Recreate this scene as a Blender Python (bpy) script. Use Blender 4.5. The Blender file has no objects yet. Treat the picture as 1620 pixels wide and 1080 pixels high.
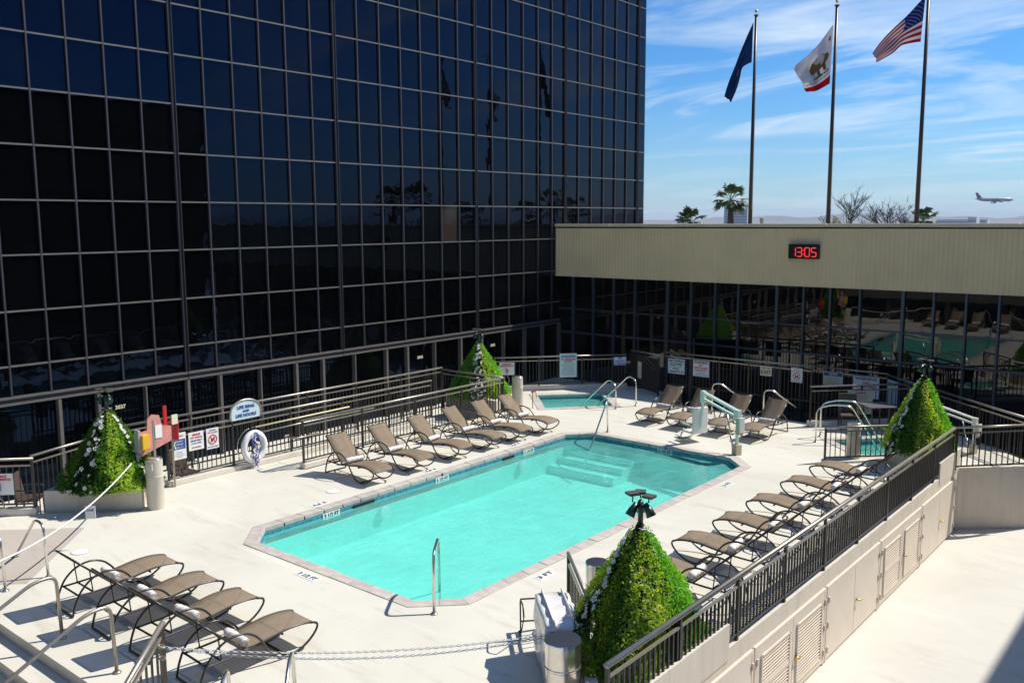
import bpy, bmesh, math, random
from mathutils import Vector, Matrix
random.seed(7)
S = bpy.context.scene
COL = S.collection
R = math.radians

# ------------------------------------------------------------------ camera
cam = bpy.data.cameras.new('camera')
cam.sensor_width = 36.0
cam.lens = 31.70
cam.clip_start = 0.1
cam.clip_end = 40000
camo = bpy.data.objects.new('camera', cam)
COL.objects.link(camo)
YAW, PITCH, ROLL = 0.691553, 0.132949, -0.0047275
def _w(d):
    return Vector((d[0]*math.cos(YAW)-d[1]*math.sin(YAW), d[0]*math.sin(YAW)+d[1]*math.cos(YAW), d[2]))
_r0, _u0, _f0 = (1, 0, 0), (0, math.sin(PITCH), math.cos(PITCH)), (0, math.cos(PITCH), -math.sin(PITCH))
_r = [math.cos(ROLL)*a+math.sin(ROLL)*b for a, b in zip(_r0, _u0)]
_u = [-math.sin(ROLL)*a+math.cos(ROLL)*b for a, b in zip(_r0, _u0)]
CR, CU, CF = _w(_r), _w(_u), _w(_f0)
camo.matrix_world = Matrix(((CR.x, CU.x, -CF.x, 0.0), (CR.y, CU.y, -CF.y, 0.0), (CR.z, CU.z, -CF.z, 5.6), (0, 0, 0, 1)))
S.camera = camo
def proj(p):
    d = Vector(p)-Vector((0, 0, 5.6))
    k = max(d.dot(CF), .01)
    return 810+1426.3*d.dot(CR)/k, 540-1426.3*d.dot(CU)/k

# ------------------------------------------------------------------ sky and sun
SUN_AZ, SUN_EL = 32.0, 49.5      # azimuth from +Y towards +X
world = bpy.data.worlds.new('World')
S.world = world
world.use_nodes = True
wn, wl = world.node_tree.nodes, world.node_tree.links
wn.clear()
w_out = wn.new('ShaderNodeOutputWorld')
w_bg = wn.new('ShaderNodeBackground')
w_bg.inputs['Strength'].default_value = 0.105
sky = wn.new('ShaderNodeTexSky')
sky.sky_type = 'NISHITA'
sky.sun_disc = False
sky.sun_elevation = R(SUN_EL)
sky.sun_rotation = R(SUN_AZ)
sky.air_density = 1.0
sky.dust_density = 0.6
sky.ozone_density = 2.5
# wispy cirrus: noise on the direction projected to a flat cloud layer
tc = wn.new('ShaderNodeTexCoord')
sep = wn.new('ShaderNodeSeparateXYZ')
wl.new(tc.outputs['Generated'], sep.inputs[0])
def wmath(op, a, b=None):
    n = wn.new('ShaderNodeMath'); n.operation = op
    for i, x in enumerate((a, b)):
        if x is None: continue
        if isinstance(x, (int, float)): n.inputs[i].default_value = x
        else: wl.new(x, n.inputs[i])
    return n.outputs[0]
zz = wmath('ADD', wmath('MAXIMUM', sep.outputs[2], 0.0), 0.11)
cu = wmath('DIVIDE', sep.outputs[0], zz)
cv = wmath('DIVIDE', sep.outputs[1], zz)
cmb = wn.new('ShaderNodeCombineXYZ')
wl.new(cu, cmb.inputs[0]); wl.new(cv, cmb.inputs[1])
mp = wn.new('ShaderNodeMapping')
mp.inputs['Rotation'].default_value = (0, 0, R(-28))
mp.inputs['Scale'].default_value = (0.52, 1.2, 1.0)
wl.new(cmb.outputs[0], mp.inputs[0])
nz = wn.new('ShaderNodeTexNoise')
nz.inputs['Scale'].default_value = 0.95
nz.inputs['Detail'].default_value = 9
nz.inputs['Roughness'].default_value = 0.60
nz.inputs['Distortion'].default_value = 1.5
wl.new(mp.outputs[0], nz.inputs['Vector'])
rp = wn.new('ShaderNodeValToRGB')
rp.color_ramp.elements[0].position = 0.455
rp.color_ramp.elements[1].position = 0.74
rp.color_ramp.elements[1].color = (0.85, 0.85, 0.85, 1)
wl.new(nz.outputs['Fac'], rp.inputs['Fac'])
mx = wn.new('ShaderNodeMixRGB')
mx.inputs['Color2'].default_value = (4.6, 5.2, 5.7, 1)
tint = wn.new('ShaderNodeMixRGB'); tint.blend_type = 'MULTIPLY'
tint.inputs['Fac'].default_value = 1.0
tint.inputs['Color2'].default_value = (0.205, 0.465, 0.73, 1)
wl.new(sky.outputs[0], tint.inputs['Color1'])
# thicker veil of cirrus and moisture towards the horizon
veil = wmath('MULTIPLY', wmath('POWER', wmath('SUBTRACT', 1.0, wmath('MINIMUM', wmath('MULTIPLY', wmath('MAXIMUM', sep.outputs[2], 0.0), 5.0), 1.0)), 2.6), 0.50)
wl.new(wmath('MAXIMUM', rp.outputs[0], wmath('ADD', veil, wmath('MULTIPLY', rp.outputs[0], 0.35))), mx.inputs['Fac'])
wl.new(tint.outputs[0], mx.inputs['Color1'])
wl.new(mx.outputs[0], w_bg.inputs['Color'])
wl.new(w_bg.outputs[0], w_out.inputs['Surface'])

sun = bpy.data.lights.new('sun', 'SUN')
sun.energy = 3.1
sun.angle = R(0.53)
sun.color = (1.0, 0.945, 0.85)
suno = bpy.data.objects.new('sun', sun)
COL.objects.link(suno)
sdir = Vector((math.sin(R(SUN_AZ))*math.cos(R(SUN_EL)), math.cos(R(SUN_AZ))*math.cos(R(SUN_EL)), math.sin(R(SUN_EL))))
suno.rotation_euler = (-sdir).to_track_quat('-Z', 'Y').to_euler()
suno.location = (0, 0, 30)
vs = S.view_settings
vs.view_transform = 'Standard'
vs.look = 'None'
vs.exposure = 0.82
vs.gamma = 1.0
vs.use_curve_mapping = False
S.render.engine = 'CYCLES'
S.cycles.max_bounces = 8
S.cycles.transparent_max_bounces = 16
S.cycles.caustics_reflective = False
S.cycles.caustics_refractive = False

# ------------------------------------------------------------------ materials
M = {}
def mat(name, col, rough=0.6, metal=0.0, spec=0.5, var=0.0, vscale=4.0, bump=0.0, bscale=40.0, objvar=0.0, ior=None, emit=None, alpha=None, detail=6, var2=None, trans=0.0, coord='Object', bdist=0.02):
    m = bpy.data.materials.new(name); m.use_nodes = True
    n, l = m.node_tree.nodes, m.node_tree.links
    b = n['Principled BSDF']
    b.inputs['Base Color'].default_value = (*col, 1)
    b.inputs['Roughness'].default_value = rough
    b.inputs['Metallic'].default_value = metal
    b.inputs['Specular IOR Level'].default_value = spec
    if ior: b.inputs['IOR'].default_value = ior
    c = n.new('ShaderNodeTexCoord')
    last = None
    if var > 0:
        t = n.new('ShaderNodeTexNoise'); t.inputs['Scale'].default_value = vscale; t.inputs['Detail'].default_value = detail
        t.inputs['Roughness'].default_value = .6
        l.new(c.outputs[coord], t.inputs['Vector'])
        r = n.new('ShaderNodeValToRGB'); e = r.color_ramp.elements
        lo = var2 if var2 else tuple(x*(1-var) for x in col)
        e[0].position, e[1].position = .3, .7
        e[0].color = (*lo, 1); e[1].color = (*[min(1, x*(1+var*.6)) for x in col], 1)
        l.new(t.outputs['Fac'], r.inputs['Fac'])
        last = r.outputs[0]
    if objvar > 0:
        oi = n.new('ShaderNodeObjectInfo')
        h = n.new('ShaderNodeHueSaturation')
        mr = n.new('ShaderNodeMapRange')
        mr.inputs['To Min'].default_value = 1-objvar; mr.inputs['To Max'].default_value = 1+objvar
        l.new(oi.outputs['Random'], mr.inputs['Value'])
        l.new(mr.outputs[0], h.inputs['Value'])
        if last: l.new(last, h.inputs['Color'])
        else: h.inputs['Color'].default_value = (*col, 1)
        last = h.outputs[0]
    if last: l.new(last, b.inputs['Base Color'])
    if bump > 0:
        t2 = n.new('ShaderNodeTexNoise'); t2.inputs['Scale'].default_value = bscale; t2.inputs['Detail'].default_value = 3
        l.new(c.outputs[coord], t2.inputs['Vector'])
        bp = n.new('ShaderNodeBump'); bp.inputs['Strength'].default_value = bump; bp.inputs['Distance'].default_value = bdist
        l.new(t2.outputs['Fac'], bp.inputs['Height']); l.new(bp.outputs[0], b.inputs['Normal'])
    if emit:
        b.inputs['Emission Color'].default_value = (*emit[0], 1); b.inputs['Emission Strength'].default_value = emit[1]
    if trans > 0:
        o = n['Material Output']; tb = n.new('ShaderNodeBsdfTransparent'); ms = n.new('ShaderNodeMixShader')
        ms.inputs[0].default_value = trans
        l.new(b.outputs[0], ms.inputs[1]); l.new(tb.outputs[0], ms.inputs[2]); l.new(ms.outputs[0], o.inputs['Surface'])
    M[name] = m
    return m
def deck_material(name, base, stain, dirt):
    m = mat(name, base, rough=.75, spec=.25, bump=.25, bscale=60, bdist=.004)
    n, l = m.node_tree.nodes, m.node_tree.links
    b = n['Principled BSDF']; c = n.new('ShaderNodeTexCoord')
    def nz(scale, detail, lo, hi, rough=.6, dist=0, stretch=None):
        t = n.new('ShaderNodeTexNoise'); t.inputs['Scale'].default_value = scale; t.inputs['Detail'].default_value = detail
        t.inputs['Roughness'].default_value = rough; t.inputs['Distortion'].default_value = dist
        if stretch:
            mpp = n.new('ShaderNodeMapping'); mpp.inputs['Scale'].default_value = stretch; mpp.inputs['Rotation'].default_value = (0, 0, .6)
            l.new(c.outputs['Object'], mpp.inputs[0]); l.new(mpp.outputs[0], t.inputs['Vector'])
        else: l.new(c.outputs['Object'], t.inputs['Vector'])
        r = n.new('ShaderNodeMapRange'); r.inputs['From Min'].default_value = lo; r.inputs['From Max'].default_value = hi
        l.new(t.outputs['Fac'], r.inputs['Value']); return r.outputs[0]
    def mix(f, a, bcol):
        x = n.new('ShaderNodeMixRGB'); l.new(f, x.inputs['Fac'])
        if isinstance(a, tuple): x.inputs['Color1'].default_value = (*a, 1)
        else: l.new(a, x.inputs['Color1'])
        x.inputs['Color2'].default_value = (*bcol, 1); return x.outputs[0]
    a = mix(nz(.35, 8, .42, .72, dist=.6), base, stain)
    a = mix(nz(1.7, 8, .55, .85, stretch=(.5, 2.2, 1)), a, dirt)
    a = mix(nz(14, 5, .62, .9), a, tuple(x*.82 for x in base))
    a = mix(nz(.9, 10, .60, .70, rough=.75, dist=2.5), a, tuple(x*.86 for x in base))
    a = mix(nz(.55, 3, .58, .75, stretch=(.35, 3.2, 1)), a, tuple(min(1, x*1.10) for x in base))  # paler streaks: sunlight thrown back by the tower glass, painted into the colour
    if name == 'stucco':
        a = mix(nz(1.0, 6, .50, .80, stretch=(7, 7, .5)), a, tuple(x*.80 for x in base))
    l.new(a, b.inputs['Base Color'])
    return m
deck_material('deck_concrete', (.685, .655, .565), (.595, .56, .475), (.49, .455, .38))
deck_material('terrace_concrete', (.67, .645, .58), (.60, .57, .505), (.54, .51, .44))
deck_material('stucco', (.70, .635, .545), (.65, .585, .495), (.58, .52, .44))
deck_material('wader_floor', (.50, .44, .38), (.44, .38, .32), (.38, .33, .28))
mat('coping_stone', (.54, .48, .43), .7, var=.2, vscale=5, objvar=.07, bump=.3, bscale=50, bdist=.006)
mat('grout', (.46, .42, .38), .9)
mat('plaster_aqua', (.56, .88, .82), .7, var=.12, vscale=1.2)
mat('step_blue', (.03, .25, .45), .5)
mat('tile_blue', (.045, .25, .36), .25, var=.35, vscale=9)
mat('tile_grout', (.30, .45, .48), .8)
mat('door_paint', (.70, .62, .53), .5, var=.05, vscale=3)
mat('brass', (.62, .42, .13), .3, metal=.9)
mat('rail_paint', (.40, .36, .305), .36, metal=.62, spec=.6, var=.15, vscale=6)
mat('picket_paint', (.038, .033, .028), .38, spec=.5)
mat('stainless', (.72, .69, .63), .22, metal=.95, var=.12, vscale=8)
mat('stainless_top', (.62, .64, .68), .16, metal=.95)
mat('sling', (.295, .222, .15), .75, spec=.2, bump=.2, bscale=300, bdist=.002, trans=.24, var=.08, vscale=8)
mat('bronze_frame', (.028, .023, .020), .3, spec=.6)
mat('towel', (.80, .77, .73), .95, spec=.1, var=.10, vscale=14, bump=.6, bscale=90, bdist=.006)
mat('mullion', (.06, .052, .062), .45, metal=.1, var=.12, vscale=5)
mat('mullion_light', (.20, .185, .172), .4, metal=.4, var=.12, vscale=5)
mat('mullion_slate', (.075, .085, .115), .4, metal=.3)
mat('joint_black', (.006, .006, .008), .4)
mat('fascia', (.92, .69, .40), .55, var=.10, vscale=.6, spec=.3)
mat('fascia_cap', (.82, .66, .42), .5, var=.1, vscale=2)
mat('roof_gravel', (.36, .34, .31), .9, var=.3, vscale=20)
mat('dark_body', (.010, .010, .012), .8)
mat('trash_beige', (.60, .545, .45), .55, var=.06, vscale=5, bump=.15, bscale=70, bdist=.004)
mat('pole_bronze', (.055, .042, .036), .35, metal=.4)
mat('gold', (.75, .55, .22), .25, metal=.9)
mat('lamp_green', (.006, .035, .022), .35, spec=.6)
mat('lamp_cap', (.085, .075, .055), .5)
mat('leaf_dark', (0.06, 0.145, 0.018), .55, spec=.3, objvar=0)
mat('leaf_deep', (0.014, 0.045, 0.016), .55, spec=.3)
mat('leaf_mid', (0.12, 0.27, 0.025), .5, spec=.35)
mat('leaf_bright', (0.17, 0.41, 0.035), .5, spec=.35)
mat('leaf_lime', (0.4, 0.5, 0.035), .5, spec=.35)
mat('leaf_olive', (0.2, 0.235, 0.025), .55, spec=.3)
mat('leaf_pale', (0.5, 0.56, 0.25), .5, spec=.35)
for _n in ('leaf_dark', 'leaf_deep', 'leaf_mid', 'leaf_bright', 'leaf_lime', 'leaf_olive', 'leaf_pale'):
    _m = M[_n]; _nn, _ll = _m.node_tree.nodes, _m.node_tree.links
    _b, _o = _nn['Principled BSDF'], _nn['Material Output']
    _t = _nn.new('ShaderNodeBsdfTranslucent'); _c = _b.inputs['Base Color'].default_value
    _t.inputs[0].default_value = (min(1, _c[0]*2.0), min(1, _c[1]*2.0), _c[2], 1)
    _x = _nn.new('ShaderNodeMixShader'); _x.inputs[0].default_value = .55
    _ll.new(_b.outputs[0], _x.inputs[1]); _ll.new(_t.outputs[0], _x.inputs[2]); _ll.new(_x.outputs[0], _o.inputs['Surface'])
mat('petal_white', (.80, .78, .72), .7, spec=.2)
mat('petal_core', (.62, .50, .18), .7)
mat('soil', (.05, .035, .025), .95)
mat('bark', (.055, .040, .030), .9, var=.4, vscale=9)
mat('palm_bark', (.085, .050, .034), .9, var=.4, vscale=6)
mat('palm_leaf', (.045, .085, .012), .5)
mat('palm_leaf_dry', (.22, .15, .07), .7)
mat('sign_white', (.80, .80, .79), .45, spec=.3)
mat('sign_cream', (.74, .69, .50), .5)
mat('sign_aqua', (.62, .76, .78), .45)
mat('ink_blue', (.02, .07, .30), .5)
mat('ink_navy', (.012, .02, .07), .5)
mat('ink_red', (.55, .03, .03), .5)
mat('ink_grey', (.16, .17, .19), .6)
mat('ink_black', (.01, .01, .01), .5)
mat('yellow_plastic', (.78, .45, .02), .4)
mat('red_plastic', (.52, .015, .02), .35)
mat('pink_board', (.66, .28, .24), .5, var=.2, vscale=6)
mat('grey_box', (.34, .34, .34), .5)
mat('lift_mint', (.60, .72, .66), .4)
mat('lift_white', (.74, .74, .70), .45)
mat('lift_beige', (.50, .43, .30), .5)
mat('ring_white', (.80, .79, .80), .6)
mat('rope_blue', (.06, .07, .42), .8)
mat('rope_white', (.74, .73, .70), .85)
mat('pole_yellow', (.76, .66, .36), .4)
mat('clock_black', (.008, .008, .009), .3)
mat('led_red', (.6, .01, .01), .4, emit=((1.0, .025, .03), 1.1))
mat('bin_white', (.76, .74, .73), .14, var=.05, vscale=3, spec=.7)
mat('flag_navy', (.02, .075, .20), .8, spec=.1)
mat('flag_blue', (.012, .035, .22), .8, spec=.1)
mat('flag_red', (.50, .015, .03), .8, spec=.1)
mat('flag_white', (.72, .70, .72), .8, spec=.1)
mat('flag_bear', (.17, .095, .045), .8, spec=.1)
mat('flag_green', (.03, .09, .05), .8)
mat('flag_mark', (.34, .36, .42), .8)
for _n in ('flag_navy', 'flag_blue', 'flag_red', 'flag_white'):
    _m = M[_n]; _nn, _ll = _m.node_tree.nodes, _m.node_tree.links
    _t = _nn.new('ShaderNodeBsdfTranslucent'); _t.inputs[0].default_value = _nn['Principled BSDF'].inputs['Base Color'].default_value
    _x = _nn.new('ShaderNodeMixShader'); _x.inputs[0].default_value = .5
    _ll.new(_nn['Principled BSDF'].outputs[0], _x.inputs[1]); _ll.new(_t.outputs[0], _x.inputs[2]); _ll.new(_x.outputs[0], _nn['Material Output'].inputs['Surface'])
mat('patio_brown', (.07, .045, .038), .6)
mat('patio_table', (.12, .12, .13), .4)
mat('plane_hazed', (.22, .25, .33), .35)  # airliner's white toned to grey-blue, distance haze put into the colour
mat('plane_dark', (.10, .11, .15), .4)
mat('plane_red', (.40, .06, .09), .4)
mat('far_block', (.50, .50, .52), .7)
mat('far_glass', (.20, .24, .30), .3)
mat('hill', (.10, .115, .07), .95, var=.3, vscale=.002)
mat('ground', (.20, .19, .17), .95, var=.35, vscale=.02)
mat('wing_wall', (.035, .032, .032), .6)
mat('wing_band', (.10, .09, .085), .5)
def glass(name, col, ior, bumpd, bs, tintc=(1, 1, 1)):
    m = mat(name, col, rough=0.0, spec=.5, ior=ior, objvar=.35, bump=1.0, bscale=bs, bdist=bumpd)
    m.node_tree.nodes['Principled BSDF'].inputs['Specular Tint'].default_value = (*tintc, 1)
    return m
glass('tower_glass', (.0012, .0014, .0018), 1.38, .0040, .8, (.22, .46, 1.0))
glass('base_glass', (.0016, .0018, .0026), 1.66, .0028, .8)
glass('wing_glass', (.004, .004, .006), 1.5, .002, 1.0)
def water(name, tintc, rough_scale):
    m = bpy.data.materials.new(name); m.use_nodes = True
    n, l = m.node_tree.nodes, m.node_tree.links
    n.clear()
    o = n.new('ShaderNodeOutputMaterial'); t = n.new('ShaderNodeBsdfTransparent'); t.inputs[0].default_value = (*tintc, 1)
    g = n.new('ShaderNodeBsdfGlossy'); g.inputs['Roughness'].default_value = .02
    ge = n.new('ShaderNodeNewGeometry'); dt = n.new('ShaderNodeVectorMath'); dt.operation = 'DOT_PRODUCT'
    l.new(ge.outputs['Incoming'], dt.inputs[1])
    def mth(op, *a_):
        q = n.new('ShaderNodeMath'); q.operation = op
        for i, x in enumerate(a_):
            if isinstance(x, (int, float)): q.inputs[i].default_value = x
            else: l.new(x, q.inputs[i])
        return q.outputs[0]
    sch = mth('MULTIPLY_ADD', mth('POWER', mth('SUBTRACT', 1.0, mth('ABSOLUTE', dt.outputs['Value'])), 5.0), .96, .02)
    ms = n.new('ShaderNodeMixShader')
    c = n.new('ShaderNodeTexCoord')
    mp_ = n.new('ShaderNodeMapping'); mp_.inputs['Scale'].default_value = (1.0, .55, 1); mp_.inputs['Rotation'].default_value = (0, 0, .5)
    l.new(c.outputs['Object'], mp_.inputs[0])
    nt = n.new('ShaderNodeTexNoise'); nt.inputs['Scale'].default_value = rough_scale; nt.inputs['Detail'].default_value = 4; nt.inputs['Distortion'].default_value = .6
    l.new(mp_.outputs[0], nt.inputs['Vector'])
    bp = n.new('ShaderNodeBump'); bp.inputs['Strength'].default_value = .5; bp.inputs['Distance'].default_value = .03
    l.new(nt.outputs['Fac'], bp.inputs['Height'])
    l.new(bp.outputs[0], g.inputs['Normal']); l.new(bp.outputs[0], dt.inputs[0])
    df = n.new('ShaderNodeBsdfDiffuse'); df.inputs[0].default_value = (.26, .90, .80, 1)
    tb = n.new('ShaderNodeMixShader'); nq = n.new('ShaderNodeTexNoise'); nq.inputs['Scale'].default_value = 1.6; nq.inputs['Detail'].default_value = 6; nq.inputs['Distortion'].default_value = 1.4
    l.new(mp_.outputs[0], nq.inputs['Vector'])
    l.new(mth('MULTIPLY_ADD', nq.outputs['Fac'], .30, .17), tb.inputs[0])      # aqua diffuse in noisy patches stands in for light scattered by the water
    l.new(t.outputs[0], tb.inputs[1]); l.new(df.outputs[0], tb.inputs[2])
    l.new(sch, ms.inputs[0]); l.new(tb.outputs[0], ms.inputs[1]); l.new(g.outputs[0], ms.inputs[2])
    l.new(ms.outputs[0], o.inputs['Surface'])
    M[name] = m
water('pool_water', (.55, .945, .905), 5.0)

# ------------------------------------------------------------------ mesh helpers
class MB:
    def __init__(s): s.v, s.f, s.m = [], [], []
    def add(s, vs_, fs_, m=0):
        k = len(s.v); s.v += [tuple(v) for v in vs_]
        for f in fs_: s.f.append(tuple(k+i for i in f)); s.m.append(m)
        return s
    def box(s, c, d, rz=0.0, m=0, rx=0.0):
        x, y, z = d[0]/2, d[1]/2, d[2]/2
        mt = Matrix.Rotation(rz, 3, 'Z') @ Matrix.Rotation(rx, 3, 'X')
        vs_ = [Vector(c)+mt @ Vector(p) for p in ((-x, -y, -z), (x, -y, -z), (x, y, -z), (-x, y, -z), (-x, -y, z), (x, -y, z), (x, y, z), (-x, y, z))]
        return s.add(vs_, ((0, 3, 2, 1), (4, 5, 6, 7), (0, 1, 5, 4), (1, 2, 6, 5), (2, 3, 7, 6), (3, 0, 4, 7)), m)
    def bar(s, p, q, w, h, m=0):
        p, q = Vector(p), Vector(q); d = (q-p).normalized()
        up = Vector((0, 0, 1)) if abs(d.z) < .95 else Vector((1, 0, 0))
        a = d.cross(up).normalized()*w/2; b = a.cross(d).normalized()*h/2
        vs_ = [p-a-b, p+a-b, p+a+b, p-a+b, q-a-b, q+a-b, q+a+b, q-a+b]
        return s.add(vs_, ((0, 1, 2, 3), (4, 7, 6, 5), (0, 4, 5, 1), (1, 5, 6, 2), (2, 6, 7, 3), (3, 7, 4, 0)), m)
    def tube(s, path, r, n=8, m=0, closed=False):
        path = [Vector(p) for p in path]; k = len(path)
        rs = r if isinstance(r, (list, tuple)) else [r]*k
        prev = None; rings = []
        for i in range(k):
            if closed: t = path[(i+1) % k]-path[i-1]
            else: t = path[min(i+1, k-1)]-path[max(i-1, 0)]
            t.normalize()
            if prev is None:
                ref = Vector((0, 0, 1)) if abs(t.z) < .9 else Vector((1, 0, 0))
                a = t.cross(ref).normalized()
            else:
                a = prev-t*prev.dot(t)
                if a.length < 1e-6: a = t.orthogonal()
                a.normalize()
            prev = a; b = t.cross(a)
            rings.append([path[i]+(a*math.cos(2*math.pi*j/n)+b*math.sin(2*math.pi*j/n))*rs[i] for j in range(n)])
        vs_ = [p for ring in rings for p in ring]; fs_ = []
        for i in range(k if closed else k-1):
            i2 = (i+1) % k
            for j in range(n):
                fs_.append((i*n+j, i*n+(j+1) % n, i2*n+(j+1) % n, i2*n+j))
        if not closed:
            fs_.append(tuple(range(n-1, -1, -1))); fs_.append(tuple((k-1)*n+j for j in range(n)))
        return s.add(vs_, fs_, m)
    def lathe(s, prof, c=(0, 0, 0), n=20, m=0):
        vs_, fs_ = [], []
        for r, z in prof:
            for j in range(n):
                a = 2*math.pi*j/n; vs_.append((c[0]+r*math.cos(a), c[1]+r*math.sin(a), c[2]+z))
        for i in range(len(prof)-1):
            for j in range(n): fs_.append((i*n+j, i*n+(j+1) % n, (i+1)*n+(j+1) % n, (i+1)*n+j))
        fs_.append(tuple(range(n-1, -1, -1))); fs_.append(tuple((len(prof)-1)*n+j for j in range(n)))
        return s.add(vs_, fs_, m)
    def prism(s, poly, z0, z1, m=0):
        n = len(poly)
        vs_ = [(p[0], p[1], z0) for p in poly]+[(p[0], p[1], z1) for p in poly]
        a = sum(poly[i][0]*poly[(i+1) % n][1]-poly[(i+1) % n][0]*poly[i][1] for i in range(n))
        idx = list(range(n)) if a > 0 else list(range(n-1, -1, -1))
        fs_ = [tuple(reversed(idx)), tuple(n+i for i in idx)]
        for q in range(n):
            i, j = idx[q], idx[(q+1) % n]
            fs_.append((i, j, n+j, n+i))
        return s.add(vs_, fs_, m)
    def mesh(s, name, mats, smooth=False):
        me = bpy.data.meshes.new(name); me.from_pydata(s.v, [], s.f)
        for x in (mats if isinstance(mats, (list, tuple)) else [mats]): me.materials.append(M[x])
        if any(s.m): me.polygons.foreach_set('material_index', s.m)
        if smooth: me.polygons.foreach_set('use_smooth', [True]*len(me.polygons))
        me.update(); return me
    def build(s, name, mats, parent=None, smooth=False, bevel=0.0):
        o = link(name, s.mesh(name, mats, smooth), parent)
        if bevel > 0:
            bv = o.modifiers.new('bevel', 'BEVEL'); bv.width = bevel; bv.segments = 2; bv.limit_method = 'ANGLE'
        return o
def link(name, me, parent=None, loc=None, rot=None, scale=None):
    o = bpy.data.objects.new(name, me); COL.objects.link(o)
    if parent: o.parent = parent
    if loc is not None: o.location = loc
    if rot is not None: o.rotation_euler = rot
    if scale is not None: o.scale = scale
    return o
def tag(o, label=None, cat=None, group=None, kind=None):
    if label: o['label'] = label
    if cat: o['category'] = cat
    if group: o['group'] = group
    if kind: o['kind'] = kind
    return o
def thing(name, label, cat, loc=(0, 0, 0), rz=0.0, group=None):
    o = link(name, None, None, loc, (0, 0, rz)); o.empty_display_size = .2
    return tag(o, label, cat, group)
def struct(o): o['kind'] = 'structure'; return o
def copy_tree(root, loc, rz, label, group=None):
    r = root.copy(); COL.objects.link(r); r.location = loc; r.rotation_euler = (0, 0, rz); r['label'] = label
    if group: r['group'] = group
    for ch in root.children:
        c = ch.copy(); COL.objects.link(c); c.parent = r
        for gch in ch.children:
            d = gch.copy(); COL.objects.link(d); d.parent = c
    return r
def fillet(path, rad, seg=5):
    P_ = [Vector(p) for p in path]; out = [P_[0]]
    for i in range(1, len(P_)-1):
        a, b, c = P_[i-1], P_[i], P_[i+1]
        d1, d2 = (a-b), (c-b); rr = min(rad, d1.length*.45, d2.length*.45)
        p, q = b+d1.normalized()*rr, b+d2.normalized()*rr
        for k in range(seg+1):
            t = k/seg; out.append((1-t)**2*p+2*t*(1-t)*b+t*t*q)
    out.append(P_[-1]); return out
def catmull(pts, seg=4):
    P_ = [Vector(p) for p in pts]; out = []
    for i in range(len(P_)-1):
        a, b, c, d = P_[max(i-1, 0)], P_[i], P_[i+1], P_[min(i+2, len(P_)-1)]
        for k in range(seg):
            t = k/seg
            out.append(.5*((2*b)+(c-a)*t+(2*a-5*b+4*c-d)*t*t+(3*b-a-3*c+d)*t**3))
    out.append(P_[-1]); return out
def text_mesh(s, size, depth=.002, align='CENTER', bold=0.0):
    cu_ = bpy.data.curves.new('txt', 'FONT'); cu_.body = s; cu_.size = size; cu_.align_x = align; cu_.align_y = 'CENTER'
    cu_.extrude = depth; cu_.offset = bold; cu_.resolution_u = 2
    o = bpy.data.objects.new('txt', cu_); COL.objects.link(o)
    dg = bpy.context.evaluated_depsgraph_get()
    me = bpy.data.meshes.new_from_object(o.evaluated_get(dg))
    bpy.data.objects.remove(o); bpy.data.curves.remove(cu_)
    return me
def lettering(s, size, mname, parent, loc, rot, bold=0.0, maxw=None, name='lettering'):
    me = text_mesh(s, size, bold=bold)
    if maxw and len(me.vertices):
        xs = [v.co.x for v in me.vertices]; w = max(xs)-min(xs)
        if w > 0:
            k = min(maxw/w, 1.6)
            for v in me.vertices: v.co.x *= k
    me.materials.clear(); me.materials.append(M[mname]); me.name = name
    return link(name, me, parent, loc, rot)

# ================================================================== LARGE STRUCTURE
# ground far below, terrace podium, left walkway
struct(MB().prism([(-9000, -9000), (9000, -9000), (9000, 14000), (-9000, 14000)], -9, -7.5).build('ground', 'ground'))
struct(MB().prism([(-60, -25), (45, -25), (45, 60), (-60, 60)], -7.4, -1.45).build('terrace', 'terrace_concrete'))

POOL = [(-13.75, 9.42), (-13.25, 8.92), (-9.3, 8.92), (-8.8, 9.42), (-8.8, 18.82), (-9.3, 19.32), (-13.25, 19.32), (-13.75, 18.82)]
def inset(poly, d):   # outward offset of a convex polygon
    n = len(poly); out = []
    A = sum(poly[i][0]*poly[(i+1) % n][1]-poly[(i+1) % n][0]*poly[i][1] for i in range(n))
    sg = 1 if A > 0 else -1
    for i in range(n):
        p0, p1, p2 = (Vector(poly[(i+k) % n]) for k in (-1, 0, 1))
        e1, e2 = (p1-p0).normalized(), (p2-p1).normalized()
        n1, n2 = Vector((e1.y, -e1.x))*sg, Vector((e2.y, -e2.x))*sg
        b = (n1+n2); b = b/b.length
        out.append(tuple(p1+b*(d/max(b.dot(n1), .2))))
    return out
def diamond(cx_, cy_, h): return [(cx_-h, cy_), (cx_, cy_-h), (cx_+h, cy_), (cx_, cy_+h)]
SPA1 = [(-17.67, 22.60), (-16.26, 21.18), (-14.84, 22.72), (-16.24, 24.14)]
SPA2 = [(-8.05, 22.55), (-6.95, 21.55), (-5.75, 22.85), (-6.85, 23.95)]
WADER = [(-16.4, 7.36), (-17.7, 6.1), (-16.3, 4.9), (-15.15, 4.9), (-14.5, 5.55)]
DECK = [(-20.4, 4.7), (-9.7, 4.7), (-5.9, 8.3), (-4.92, 7.3), (-4.92, 21.75), (-3.5, 23.1), (-6.4, 25.9), (-7.3, 25.9), (-9.2, 24.12), (-13.6, 24.12),
        (-16.2, 25.95), (-19.1, 22.85), (-16.9, 20.2), (-16.4, 20.2), (-16.4, 12.4), (-17.8, 12.4), (-17.8, 9.75), (-16.5, 8.5), (-17.9, 7.2)]
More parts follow.
